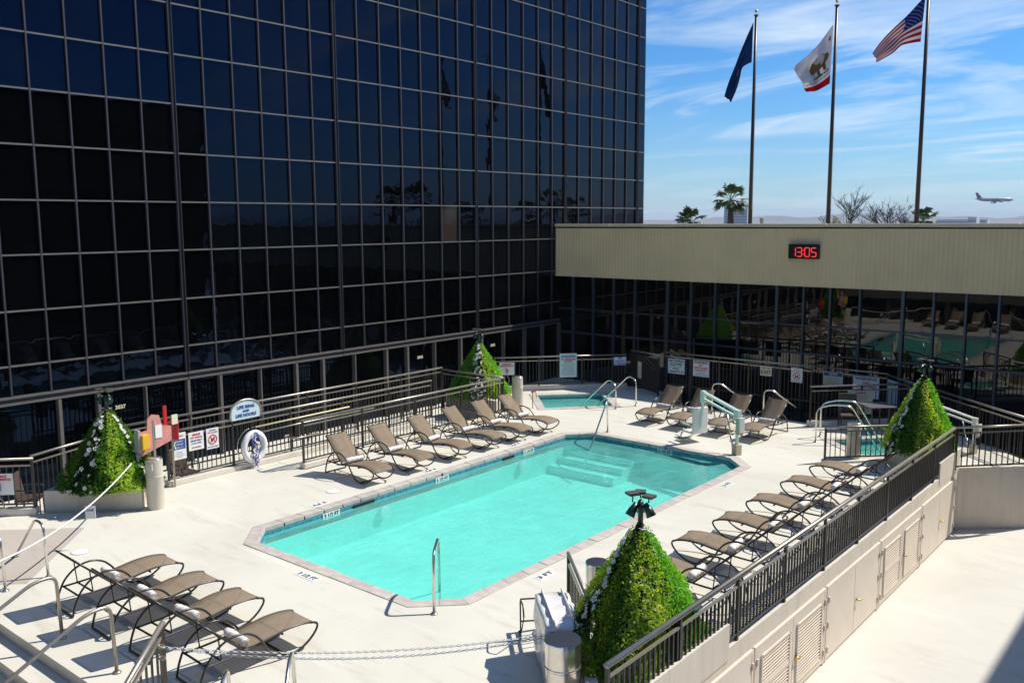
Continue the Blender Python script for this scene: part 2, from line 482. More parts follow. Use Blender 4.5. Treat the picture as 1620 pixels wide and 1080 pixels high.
def slab_with_holes(name, outer, holes, z, zb, mname):
    bm = bmesh.new(); edges = []
    for loop in [outer]+holes:
        vs_ = [bm.verts.new((p[0], p[1], z)) for p in loop]
        for i in range(len(vs_)): edges.append(bm.edges.new((vs_[i], vs_[(i+1) % len(vs_)])))
    bmesh.ops.triangle_fill(bm, use_beauty=True, edges=edges)
    for f in bm.faces:
        if f.normal.z < 0: f.normal_flip()
    n = len(outer)
    for i in range(n):
        a, b = outer[i], outer[(i+1) % n]
        q = [bm.verts.new(p) for p in ((a[0], a[1], zb), (b[0], b[1], zb), (b[0], b[1], z), (a[0], a[1], z))]
        bm.faces.new(q)
    me = bpy.data.meshes.new(name); bm.to_mesh(me); bm.free(); me.materials.append(M[mname])
    return link(name, me)
COP = .225
pool_out, spa1_out, spa2_out = inset(POOL, COP), inset(SPA1, .24), inset(SPA2, .24)
deck = struct(slab_with_holes('pool_deck', DECK, [pool_out, spa1_out, spa2_out], 0.0, -1.445, 'deck_concrete'))
struct(MB().prism([(-20.95, -8), (-16.0, -8), (-16.0, 4.5), (-20.95, 4.5)], -1.44, -.5).prism([(-20.95, 4.5), (-20.3, 4.5), (-17.85, 7.2), (-16.6, 8.55), (-17.85, 9.75), (-17.85, 12.35), (-16.45, 12.35), (-16.45, 20.15), (-17.0, 20.2), (-19.2, 22.85), (-15.4, 27.0), (-15.4, 28.0), (-20.95, 28.0)], -1.435, -.496).build('walkway', 'deck_concrete'))
struct(MB().prism(WADER, .001, .004).build('wading_pool_floor', 'wader_floor'))

# ramps between the railings
rp_ = MB()
rp_.add([(-17.5, 12.42, -.002), (-16.6, 12.42, -.002), (-16.6, 19.0, -.25), (-17.5, 19.0, -.25), (-17.5, 12.42, -.49), (-16.6, 12.42, -.49), (-16.6, 19, -.49), (-17.5, 19, -.49)], [(0, 1, 2, 3), (0, 4, 5, 1), (1, 5, 6, 2), (2, 6, 7, 3), (3, 7, 4, 0)])
rp_.add([(-18.95, 10.2, -.48), (-17.72, 10.2, -.48), (-17.72, 18.2, -.255), (-18.95, 18.2, -.255)], [(0, 1, 2, 3)])
rp_.box((-17.8, 18.9, -.37), (2.35, 1.3, .24))
struct(rp_.build('ramp', 'deck_concrete'))

# pool basin, coping, tiles
def basin(name, poly, depth, mname):
    n = len(poly); mb = MB()
    vs_ = [(p[0], p[1], -.01) for p in poly]+[(p[0], p[1], -depth) for p in poly]
    fs_ = [tuple(n+i for i in range(n))]+[(i, n+i, n+(i+1) % n, (i+1) % n) for i in range(n)]
    mb.add(vs_, fs_); return struct(mb.build(name, mname))
bas = basin('pool_basin', POOL, .86, 'plaster_aqua')
bs1 = basin('spa_basin', SPA1, 1.0, 'plaster_aqua')
bs2 = basin('spa_basin', SPA2, 1.0, 'plaster_aqua')
def coping(poly, out, parent, step):
    n = len(poly)
    for i in range(n):
        a, b = Vector(poly[i]), Vector(poly[(i+1) % n]); c, d = Vector(out[i]), Vector(out[(i+1) % n])
        k = max(1, round((b-a).length/step)); gp = .0035/max((b-a).length, .1)
        for j in range(k):
            t0, t1 = j/k+gp, (j+1)/k-gp
            q = [a.lerp(b, t0), a.lerp(b, t1), c.lerp(d, t1), c.lerp(d, t0)]
            cx_ = sum((p for p in q), Vector((0, 0)))/4
            inn = (cx_-(c+d)/2).normalized()*.025
            q[0] = q[0]+inn; q[1] = q[1]+inn
            ql = [(p-cx_) for p in q]
            zt = random.uniform(.010, .018)
            o = MB().prism([(p.x, p.y) for p in ql], -.075, zt).build('coping_stone', 'coping_stone', parent, bevel=.012)
            o.location = (cx_.x, cx_.y, 0)
    mb = MB()
    for i in range(n):
        a, b, c, d = poly[i], poly[(i+1) % n], out[(i+1) % n], out[i]
        mb.prism([a, b, c, d], -.30, .0075)
    mb.build('coping_bed', 'grout', parent)
coping(POOL, pool_out, bas, .46); coping(SPA1, spa1_out, bs1, .5); coping(SPA2, spa2_out, bs2, .5)
def tiles(poly, parent, z0, z1, w):
    mb = MB(); n = len(poly)
    cx_ = sum(p[0] for p in poly)/n; cy_ = sum(p[1] for p in poly)/n
    for i in range(n):
        a, b = Vector(poly[i]), Vector(poly[(i+1) % n]); L = (b-a).length; d = (b-a)/L
        nn = Vector((-d.y, d.x))
        if nn.dot(Vector((cx_, cy_))-a) < 0: nn = -nn
        k = max(1, round(L/w)); wv = L/k
        mb.bar((*(a+nn*.003), (z0+z1)/2), (*(b+nn*.003), (z0+z1)/2), .006, z1-z0, 1)
        for j in range(k):
            p, q = a+d*(j*wv+.006)+nn*.008, a+d*((j+1)*wv-.006)+nn*.008
            mb.bar((*p, (z0+z1)/2), (*q, (z0+z1)/2), .012, z1-z0-.012)
    o = mb.build('waterline_tiles', ['tile_blue', 'tile_grout'], parent); o['kind'] = 'stuff'
tiles(POOL, bas, -.20, -.076, .17); tiles(SPA1, bs1, -.26, -.076, .17); tiles(SPA2, bs2, -.26, -.076, .17)
struct(MB().add([(p[0], p[1], -.14) for p in inset(POOL, -.004)], [tuple(range(len(POOL)))]).build('pool_water', 'pool_water'))
struct(MB().add([(p[0], p[1], -.14) for p in inset(SPA1, -.004)], [tuple(range(len(SPA1)))]).build('spa_water', 'pool_water'))
struct(MB().add([(p[0], p[1], -.14) for p in inset(SPA2, -.004)], [tuple(range(len(SPA2)))]).build('spa_water', 'pool_water'))
for k in range(3):      # underwater steps in the far corner
    y0 = 19.3-.42*(k+1)
    MB().prism([(-13.74, y0), (-11.75, y0), (-11.75, y0+.42), (-13.74, y0+.42)] if k else [(-13.74, y0), (-11.75, y0), (-11.75, 19.31), (-13.26, 19.31), (-13.74, 18.84)], -.855, -.42-.13*k).build('pool_step', 'plaster_aqua', bas)
    MB().box((-12.75, y0+.03, -.417-.13*k), (1.98, .05, .006)).build('step_edge', 'step_blue', bas)
MB().prism([(-16.9, 21.86), (-16.26, 21.22), (-15.9, 21.6), (-16.54, 22.24)], -.99, -.5).build('spa_step', 'plaster_aqua', bs1)
MB().box((-13.72, 11.8, -.13), (.04, .55, .09)).build('skimmer_slot', 'joint_black', bas)
MB().box((-13.72, 16.42, -.13), (.04, .4, .09)).build('skimmer_slot', 'joint_black', bas)
for (x_, y_) in ((-13.70, 12.3), (-13.70, 16.9)):
    o = MB().lathe([(.13, 0), (.13, .03), (.1, .05)], n=16).build('pool_light', 'sign_white', bas); o.location = (x_, y_, -.42); o.rotation_euler = (0, R(90), 0)

# ------------------------------------------------------------------ dark glass tower on the left
XF = -20.9
tower = thing('glass_tower', 'tall dark mirrored glass hotel tower along the left side of the pool', 'tower', (XF, 8, -.5))
def T(x, y, z): return (x-XF, y-8, z+.5)     # world to tower-local
BAYS = [(-3.1, 2.0, 6), (2.0, 7.14, 6), (7.14, 12.21, 6), (12.21, 17.28, 6), (17.28, 23.31, 7), (23.31, 28.46, 6), (28.46, 33.65, 6), (33.65, 34.3, 1)]
ZR = [1.78, 2.49, 3.69]+[4.91+1.19*i for i in range(17)]
ZTOP = ZR[-1]
pane_me = MB().box((-.012, 0, 0), (.024, 1, 1)).mesh('pane', 'tower_glass')
far_g = MB(); far_m = MB()
mat('curtain_pane', (.030, .021, .017), .05, spec=.4)
mat('ajar_pane', (.0005, .0005, .0006), .3, spec=.1)
curtain_me = MB().box((-.012, 0, 0), (.024, 1, 1)).mesh('pane', 'curtain_pane')
ajar_me = MB().box((-.012, 0, 0), (.024, 1, 1)).mesh('pane', 'ajar_pane')
for bi, (a, b, k) in enumerate(BAYS):
    bay_vis = b > 6
    for i in range(k):
        y0, y1 = a+(b-a)*i/k, a+(b-a)*(i+1)/k
        for z0, z1 in zip(ZR, ZR[1:]):
            ps = [proj((XF, y, z)) for y in (y0, y1) for z in (z0, z1)]
            vis = max(q[0] for q in ps) > 0 and max(q[1] for q in ps) > 0 and not (y0 > 28 and z1 < 5.3) and y0 > 2
            if vis:
                link('pane', curtain_me if (4.5 < z0 < 5 and (21.5 < (y0+y1)/2 < 22.2 or 29 < (y0+y1)/2 < 29.3)) else ajar_me if (4.5 < z0 < 5 and 20.7 < (y0+y1)/2 < 21.4) else pane_me, tower, T(XF, (y0+y1)/2, (z0+z1)/2), (0, R(random.gauss(0, .06)), R(random.gauss(0, .10))), (1, y1-y0-.05, z1-z0-.045))
            else:
                far_g.box(T(XF-.012, (y0+y1)/2, (z0+z1)/2), (.024, y1-y0-.05, z1-z0-.045))
        if i > 0:
            (MB().box(T(XF+.02, y0, (1.72+ZTOP)/2), (.08, .034, ZTOP-1.72)).build('mullion', 'mullion', tower) if bay_vis else far_m.box(T(XF+.02, y0, (1.72+ZTOP)/2), (.08, .034, ZTOP-1.72)))
    # bay joint: twin posts with a black slot between
    (MB().box(T(XF+.01, a, (1.72+ZTOP)/2), (.08, .07, ZTOP-1.72), m=1).box(T(XF+.03, a-.045, (1.72+ZTOP)/2), (.09, .014, ZTOP-1.72)).box(T(XF+.03, a+.045, (1.72+ZTOP)/2), (.09, .014, ZTOP-1.72))).build('joint_mullion', ['mullion', 'joint_black'], tower)
    for z in ZR[1:]:
        if z < 15.7 and bay_vis and not (a > 28 and z < 5.3):
            MB().box(T(XF+.012, (a+b)/2, z), (.085, b-a-.12, .036)).build('transom', 'mullion_light', tower)
        else: far_m.box(T(XF+.012, (a+b)/2, z), (.085, b-a-.12, .036))
    if a < 28:
        MB().box(T(XF+.02, (a+b)/2, 1.80), (.12, b-a-.02, .05)).box(T(XF+.02, (a+b)/2, 1.66), (.12, b-a-.02, .05)).box(T(XF+.005, (a+b)/2, 1.73), (.06, b-a-.02, .09), m=1).build('base_beam', ['mullion_light', 'mullion'], tower)
o = far_g.build('upper_panes', 'tower_glass', tower); o['kind'] = 'stuff'
o = far_m.build('upper_mullions', 'mullion', tower); o['kind'] = 'stuff'
MB().box(T(-33.0, 15.6, (ZTOP-1.45)/2), (24.1, 37.4, ZTOP+1.45)).build('core', 'dark_body', tower)
end_face = MB()
for z in ZR: end_face.box(T(-33.0, 34.32, z), (24.1, .06, .06))
for i in range(26): end_face.box(T(-21.0-.93*i, 34.32, ZTOP/2), (.06, .06, ZTOP))
end_face.build('end_mullions', 'mullion', tower)
# ground-floor storefront
COLS = [-3.2, -1.9, -.6, .7, 2.0, 3.3, 4.6, 5.9, 7.14, 8.97, 9.87, 11.05, 12.19, 13.12, 14.36, 15.56, 16.51, 17.71, 19.0, 19.9, 21.15, 22.42, 23.49, 24.7, 25.91, 27.0, 28.05]
thin = {9.87+1.18, 14.36, 17.71, 21.15, 24.7, 11.05}
for i, y in enumerate(COLS):
    w = .035 if y in thin else .075
    MB().box(T(XF+.03, y, .56), (.16, w, 2.12)).build('storefront_post', 'mullion_light', tower)
    if i+1 < len(COLS):
        y1 = COLS[i+1]
        link('storefront_pane', pane_me, tower, T(XF-.03, (y+y1)/2, .58), (0, R(random.gauss(0, .1)), R(random.gauss(0, .12))), (1, y1-y-.08, 2.14))
for s_, y in (('3037', 10.41), ('3042', 20.51), ('3045', 24.14)):
    lettering(s_, .13, 'sign_cream', tower, T(XF+.02, y, 1.2), (R(90), 0, R(90)), bold=.004, name='room_number')

# ------------------------------------------------------------------ low building with beige metal fascia at the back
YB = 28.1
base = thing('low_pavilion', 'low dark glass building with a deep beige ribbed metal roof band', 'building', (-12, YB, -1.45))
def Bq(x, y, z): return (x+12, y-YB, z+1.45)
XM = [-20.96, -20.17, -19.24, -18.33, -17.41, -16.05, -15.13, -14.21, -13.36, -12.01, -11.12, -10.27, -9.35, -8.09, -7.23, -6.36, -5.51, -4.25, -3.35, -2.5, -1.6, -.3, .6, 1.5, 2.4]
ZT = [-1.45, 1.33, 2.23, 3.5]
bpane = MB().box((0, .012, 0), (1, .024, 1)).mesh('pane', 'base_glass')
for i in range(len(XM)-1):
    x0, x1 = XM[i], XM[i+1]
    for z0, z1 in zip(ZT, ZT[1:]):
        link('pane', bpane, base, Bq((x0+x1)/2, YB, (z0+z1)/2), (R(random.gauss(0, .05)), 0, R(random.gauss(0, .05))), (x1-x0-.05, 1, z1-z0-.045))
    MB().box(Bq((x0+x1)/2, YB-.02, 1.33), (x1-x0-.07, .10, .06)).build('transom', 'mullion_slate', base)
    MB().box(Bq((x0+x1)/2, YB-.02, 2.23), (x1-x0-.07, .08, .045)).build('transom', 'mullion_slate', base)
for i, x in enumerate(XM):
    w = .085 if i % 4 == 1 else .055
    MB().box(Bq(x, YB-.03, 1.02), (w, .14, 4.94)).build('mullion', 'mullion_slate', base)
MB().box(Bq(-9.2, YB+9.2, 1.85), (23.7, 18.1, 6.55)).build('core', 'dark_body', base)
MB().box(Bq(-9.2, YB+9.2, 5.17), (23.9, 18.4, .06)).build('roof_deck', 'roof_gravel', base)
fb = MB(); x = -21.02; zz0, zz1 = 3.49, 5.31; pts = []
while x < 2.7:
    pts += [(x, YB-.22), (x+.085, YB-.22), (x+.10, YB-.205), (x+.122, YB-.205)]; x += .135
vs_ = [Bq(p[0], p[1], zz0) for p in pts]+[Bq(p[0], p[1], zz1) for p in pts]; n_ = len(pts)
fb.add(vs_, [(i, i+1, n_+i+1, n_+i) for i in range(n_-1)])
fb.add([Bq(-21.02, YB-.19, zz0), Bq(2.7, YB-.19, zz0), Bq(2.7, YB+.1, zz0), Bq(-21.02, YB+.1, zz0)], [(0, 3, 2, 1)])
fb.add([Bq(-21.02, YB-.22, zz0), Bq(-21.02, YB+.3, zz0), Bq(-21.02, YB+.3, zz1), Bq(-21.02, YB-.22, zz1)], [(0, 3, 2, 1)])
fb.build('fascia', 'fascia', base)
MB().box(Bq(-9.2, YB-.12, 5.335), (23.6, .12, .05)).build('drip_gap', 'joint_black', base)
for i in range(9):
    x0 = -21.06+2.66*i
    MB().box(Bq(x0+1.33, YB-.06, 5.415), (2.645, .42, .10)).build('parapet_cap', 'fascia_cap', base, bevel=.01)
# 13:05 clock
clock = thing('digital_clock', 'black wall clock with red digits reading 13:05 on beige fascia', 'clock', (-11.08, YB-.23, 4.58))
MB().box((0, -.06, 0), (.98, .12, .42)).build('case', 'clock_black', clock, bevel=.01)
MB().box((0, -.10, .235), (.98, .16, .03)).build('hood', 'clock_black', clock)
SEG = {'1': 'bc', '3': 'abgcd', '0': 'abcdef', '5': 'afgcd'}
def digit(ch, x0):
    mb = MB(); w, h, t = .15, .27, .019
    for s_ in SEG[ch]:
        if s_ in 'agd':
            mb.box((x0, -.125, {'a': h/2, 'g': 0, 'd': -h/2}[s_]), (w-.02, .012, t))
        else:
            mb.box((x0+(w/2 if s_ in 'bc' else -w/2), -.125, h/4 if s_ in 'bf' else -h/4), (t, .012, h/2-.02))
    mb.build('digit', 'led_red', clock)
for ch, x0 in (('1', -.325), ('3', -.125), ('0', .125), ('5', .335)): digit(ch, x0)
MB().box((0, -.125, .06), (.025, .012, .025)).box((0, -.125, -.06), (.025, .012, .025)).build('colon', 'led_red', clock)
for i, (x_, lab) in enumerate(((-13.5, 'small brown roof light by the foot of the leftmost flagpole'), (-10.9, 'small brown roof light by the foot of the middle flagpole'))):
    rl = thing('roof_light', lab, 'light', (x_, 30, 5.2))
    MB().tube([(0, 0, 0), (0, 0, .22)], .02, 6).build('stem', 'pole_bronze', rl)
    MB().lathe([(.03, .2), (.07, .3), (.075, .46), (.05, .47)], n=10).build('lamp_head', 'lift_beige', rl)

# ------------------------------------------------------------------ hotel wings around the camera (seen as reflections and shadow)
hw = thing('hotel_wing', 'dark hotel wing behind the viewpoint, seen only reflected in glass', 'building', (-20, -1.2, -1.45))
MB().box((-1.5, -7.3, 2.6), (47, 14, 5.2)).build('wall', 'wing_wall', hw)
for i in range(2): MB().box((-1.5, -.25, 2.4+2.6*i), (47, .2, .5)).build('floor_band', 'wing_band', hw)
for i in range(14):
    for j in range(2): MB().box((-23+3.4*i, -.28, 1.1+2.6*j), (3.1, .04, 2.0)).build('window', 'wing_glass', hw)
rw = thing('side_wing', 'dark hotel wing right of the terrace, seen only as reflection and shadow', 'building', (3.2, 17, -1.45))
MB().box((8, 0, 6.58), (16, 22, 13.15)).build('wall', 'wing_wall', rw)
for i in range(4): MB().box((-.05, 0, 2.8+3.1*i), (.12, 21.9, .6)).build('floor_band', 'wing_band', rw)

# stairs down from the near edge
for k in range(8):
    z1 = -.165*(k+1); y1 = 4.7-.33*k
    struct(MB().box((-15.0, y1-.165-.005, (z1-1.45)/2), (10.7, .33, z1+1.45)).build('stair_step', 'deck_concrete'))
for k in range(8):
    z1 = -.165*(k+1); d_ = .33*(k+.5)
    nx, ny = .69, -.725
    c_ = (-7.8+nx*d_, 6.5+ny*d_)
    struct(MB().box((c_[0], c_[1], (z1-1.45)/2), (5.0, .33, z1+1.445), rz=math.atan2(3.6, 3.8)).build('stair_step', 'deck_concrete'))

# ------------------------------------------------------------------ retaining wall with service doors
wall = thing('service_wall', 'beige stucco retaining wall with service doors below the right railing', 'wall', (-4.9, 14, -1.45))
def Wq(x, y, z): return (x+4.9, y-14, z+1.45)
MB().prism([(-.24, -6.7), (0, -6.7), (0, 7.8), (-.24, 7.8)], .001, 1.55).build('wall', 'stucco', wall)
MB().prism([(-.26, -6.72), (.012, -6.72), (.012, -3.72), (-.26, -3.72)], 1.40, 1.89).build('planter_side', 'stucco', wall)
MB().prism([(-.26, 6.2), (.012, 6.2), (.012, 7.85), (-.26, 7.85)], 1.40, 1.89).build('planter_side', 'stucco', wall)
handle_me = MB().tube([(0, 0, 0), (.06, 0, 0)], .016, 8).tube([(.06, -.005, 0), (.065, .09, -.012)], .012, 8).lathe([(.03, -.004), (.03, .004)], n=10).mesh('handle', 'brass', True)
def service_door(y0, y1, louver, zt=-.22):
    w = y1-y0
    # recessed frame
    for yy in (y0+.02, y1-.02): MB().box(Wq(-4.885, yy, (zt-1.44)/2), (.05, .05, zt+1.44)).build('door_frame', 'door_paint', wall)
    MB().box(Wq(-4.885, (y0+y1)/2, zt+.025), (.05, w, .05)).build('door_frame', 'door_paint', wall)
    MB().box(Wq(-4.897, (y0+y1)/2, (zt-1.44)/2), (.004, w-.09, zt+1.43)).build('door_shadow_gap', 'ink_grey', wall)
    for s_ in (0, 1):
        ya, yb = (y0+.055, (y0+y1)/2-.006) if s_ == 0 else ((y0+y1)/2+.006, y1-.055)
        d = MB().box((0, 0, 0), (.03, yb-ya, zt+1.40)).build('door', 'door_paint', wall, bevel=.004)
        d.location = Wq(-4.877, (ya+yb)/2, (zt-1.42)/2+.005)
        if louver:
            fr = MB(); hw_, hh = (yb-ya)/2-.14, (zt+1.40)/2-.14
            for q in (-1, 1):
                fr.box((.025, q*hw_, 0), (.03, .035, 2*hh+.035)); fr.box((.025, 0, q*hh), (.03, 2*hw_, .035))
            if s_ == 0: fr.box((.025, 0, 0), (.03, 2*hw_, .05))
            fr.build('louver_frame', 'door_paint', d)
            nsl = 17
            for i in range(nsl):
                zc = -hh+.03+(2*hh-.06)*(i+.5)/nsl
                if s_ == 0 and abs(zc) < .035: continue
                MB().box((.020, 0, zc), (.035, 2*hw_-.04, .008), rx=0).build('louver_slat', 'door_paint', d)
        ph = link('door_handle', handle_me, d, (.016, ((yb-ya)/2-.09)*(1 if s_ == 0 else -1), -.03)) if s_ == 1 else None
        for zc in (-.42, 0, .42):
            MB().tube([(.03, (-(yb-ya)/2-.012) if s_ == 0 else ((yb-ya)/2+.012), zc-.05), (.03, (-(yb-ya)/2-.012) if s_ == 0 else ((yb-ya)/2+.012), zc+.05)], .016, 6).build('hinge', 'door_paint', d)
for y0, y1, lv in ((8.42, 10.98, False), (11.04, 13.64, True), (13.70, 16.27, False), (16.33, 18.87, True), (18.93, 21.45, False)): service_door(y0, y1, lv)
rtw = thing('return_wall', 'beige stucco wall angled away at the far end of the terrace', 'wall', (-4.9, 21.8, -1.45))
MB().prism([(.02, -.02), (1.42, 1.30), (1.25, 1.48), (-.12, .18)], .001, 1.452).build('wall', 'stucco', rtw)
MB().prism([(1.42, 1.30), (-1.5, 4.15), (-1.66, 4.0), (1.25, 1.48)], .001, 1.44).build('side_wall', 'stucco', rtw)

# ------------------------------------------------------------------ fences and railings
def fence(name, label, p0, p1, zb, h, cat='railing', spacing=.115, post_every=1.6, kerb=None, pk=.016, upper=.13, ends=(True, True), low=.09, mid=None, group=None, rail_r=.026):
    p0, p1 = Vector((*p0, zb)), Vector((*p1, zb)); L = (p1-p0).length; rz = math.atan2(p1.y-p0.y, p1.x-p0.x)
    t = thing(name, label, cat, p0, rz, group)
    MB().tube([(-.03, 0, h), (L+.03, 0, h)], rail_r, 10).build('top_rail', 'rail_paint', t, True)
    MB().box((L/2, 0, h-upper), (L, .03, .03)).build('upper_rail', 'rail_paint', t)
    MB().box((L/2, 0, low), (L, .03, .03)).build('bottom_rail', 'picket_paint', t)
    if mid: MB().box((L/2, 0, mid), (L, .03, .03)).build('middle_rail', 'picket_paint', t)
    hp = h-upper-low-.03
    pm = MB().box((0, 0, 0), (pk, pk, hp)).mesh('picket', 'picket_paint')
    n = int(L/spacing)
    for i in range(1, n):
        link('picket', pm, t, (L*i/n, 0, low+.015+hp/2), (0, 0, R(random.gauss(0, 1.5))))
    k = max(1, round(L/post_every)); pom = MB().box((0, 0, h/2-.01), (.042, .042, h-.02)).mesh('post', 'picket_paint')
    for i in range(k+1):
        if (i == 0 and not ends[0]) or (i == k and not ends[1]): continue
        link('post', pom, t, (L*i/k, 0, 0))
    if kerb: MB().box((L/2, kerb[2], (.02-zb)/2), (L+.1, kerb[0], zb+.02-.002)).build('kerb', 'stucco', t, bevel=.012)
    return t
fA = fence('ramp_railing', 'left metal railing carrying the life ring and life hook', (-17.62, 9.75), (-17.62, 17.7), .10, 1.08, kerb=(.2, .12, 0, -.06))
fR1 = fence('ramp_railing', 'long metal railing farthest back beside the glass tower', (-18.95, 9.4), (-18.95, 19.5), -.12, 1.30, kerb=None)
fB = fence('deck_railing', 'metal railing right behind the row of six loungers', (-16.52, 12.45), (-16.52, 19.55), .10, 1.02, kerb=(.2, .12, 0, -.06))
fC = fence('ramp_railing', 'short cross railing in front of the far flowering topiary', (-18.95, 19.56), (-16.58, 19.56), -.08, 1.20)
fL = fence('deck_railing', 'dark railing at far left holding the emergency shut-off sign', (-20.45, 4.60), (-17.95, 7.13), .12, .98, kerb=(.18, .13, 0, -.065))
fL2 = fence('walkway_railing', 'railing passing behind the leftmost topiary towards the ramp', (-18.25, 7.25), (-18.98, 9.3), -.30, 1.38)
f1 = fence('spa_railing', 'dark railing behind the far left spa with warning signs', (-19.25, 22.35), (-16.25, 25.62), .12, .99, kerb=(.2, .13, 0, -.065))
f2 = fence('pool_fence', 'tall dark picket fence behind the four loungers facing the pool', (-14.62, 25.4), (-9.75, 25.4), -.95, 2.32, cat='fence', post_every=.98, mid=1.3)
f2b = fence('patio_fence', 'dark fence in shade behind the patio chairs and table', (-10.4, 27.05), (-8.1, 26.95), -.1, 1.22, cat='fence')
f3 = fence('patio_fence', 'short angled dark fence between patio and right topiary', (-8.1, 26.95), (-7.0, 25.85), -.1, 1.20, cat='fence')
f4 = fence('spa_railing', 'railing on a low kerb behind the right spa', (-9.13, 23.78), (-7.1, 25.85), .12, .98, kerb=(.2, .13, 0, -.065))
f5 = fence('spa_railing', 'small railing panel in front of the right spa and trash can', (-7.44, 20.38), (-6.40, 21.45), .02, .80, upper=.10, spacing=.118, post_every=2)
f6 = fence('wall_railing', 'long metal railing on top of the service wall at right', (-4.93, 7.5), (-4.93, 21.35), .105, .88, spacing=.105, pk=.026, post_every=1.55, rail_r=.036, upper=.14)
f8 = fence('wall_railing', 'short metal railing angled along the return wall at right edge', (-4.90, 21.48), (-3.55, 22.95), .005, .98, spacing=.135, pk=.02)
f9 = fence('walkway_railing', 'dark railing running down to the right edge behind the spa lift', (-6.5, 25.65), (-3.62, 22.95), .005, 1.05, spacing=.13)
f7 = fence('deck_railing', 'short railing between white bin and steel trash can, near corner', (-7.05, 9.72), (-5.95, 8.62), .01, 1.02, upper=.14, post_every=2)
f10 = thing('stair_railing', 'dark sloping railing end holding the white chain at bottom left', 'railing', (-9.55, 5.08, 0))
_e = Vector((.62, -1.30, -.86))
MB().tube([(-.02, .04, .965), _e+Vector((0, 0, .95))], .032, 10).build('top_rail', 'rail_paint', f10, True)
MB().bar((0, 0, .82), _e+Vector((0, 0, .81)), .035, .035).build('upper_rail', 'rail_paint', f10)
MB().bar((0, 0, .08), _e+Vector((0, 0, .08)), .03, .03).build('bottom_rail', 'picket_paint', f10)
MB().box((0, 0, .45), (.055, .055, .95)).build('post', 'picket_paint', f10)
_pm = MB().box((0, 0, .45), (.022, .022, .72)).mesh('picket', 'picket_paint')
for _i in range(1, 14): link('picket', _pm, f10, _e*_i/14)

# gate panel + stair rails at the far corner
gp = thing('metal_gate', 'solid dark metal gate panel with lever handle beside the far spa', 'gate', (-16.15, 25.85, .0), math.atan2(-.86, 1.55))
MB().box((.88, 0, .62), (1.70, .04, 1.10)).build('panel', 'pole_bronze', gp)
MB().tube([(-.02, 0, 1.24), (1.80, 0, 1.32)], .026, 8).build('top_rail', 'rail_paint', gp, True)
for x_ in (0, 1.78): MB().box((x_, 0, .62), (.05, .05, 1.24)).build('post', 'picket_paint', gp)
MB().bar((1.45, -.04, .86), (1.66, -.06, .84), .03, .03).build('lever_handle', 'stainless', gp)
MB().bar((1.0, -.035, 1.16), (1.6, -.035, .94), .025, .025).bar((1.0, -.035, 1.02), (1.5, -.035, .82), .025, .025).build('brace_rail', 'stainless', gp)
MB().box((.62, -.03, .66), (.24, .01, .55)).build('notice', 'sign_cream', gp)

# ------------------------------------------------------------------ planters and topiary pyramids
def planter(name, label, poly, z0, z1, wallw=.14):
    t = thing(name, label, 'planter', (poly[0][0], poly[0][1], z0))
    lp = [(p[0]-poly[0][0], p[1]-poly[0][1]) for p in poly]
    inn = inset(lp, -wallw); n = len(lp)
    for i in range(n):
        j = (i+1) % n
        MB().prism([lp[i], lp[j], inn[j], inn[i]], 0, z1-z0).build('wall', 'stucco', t)
    MB().prism(inset(lp, -wallw+.01), .0, z1-z0-.06).build('soil', 'soil', t)
    return t
planter('planter_box', 'low beige stucco planter under the leftmost topiary', [(-17.92, 7.30), (-16.58, 8.58), (-17.40, 9.35), (-18.45, 8.25)], -.49, .42)
planter('planter_box', 'low stucco planter under the topiary behind the six loungers', [(-19.0, 19.72), (-16.95, 19.72), (-17.0, 20.1), (-18.35, 21.7), (-19.1, 21.2)], -.49, .36)
planter('planter_box', 'low stucco planter under the topiary at the right spa', [(-6.40, 21.52), (-5.19, 20.25), (-5.19, 22.4), (-5.7, 22.3)], .003, .42)
planter('planter_box', 'low stucco planter under the big topiary in the near corner', [(-6.15, 9.1), (-5.95, 8.45), (-5.19, 7.55), (-5.19, 10.2)], .003, .42)

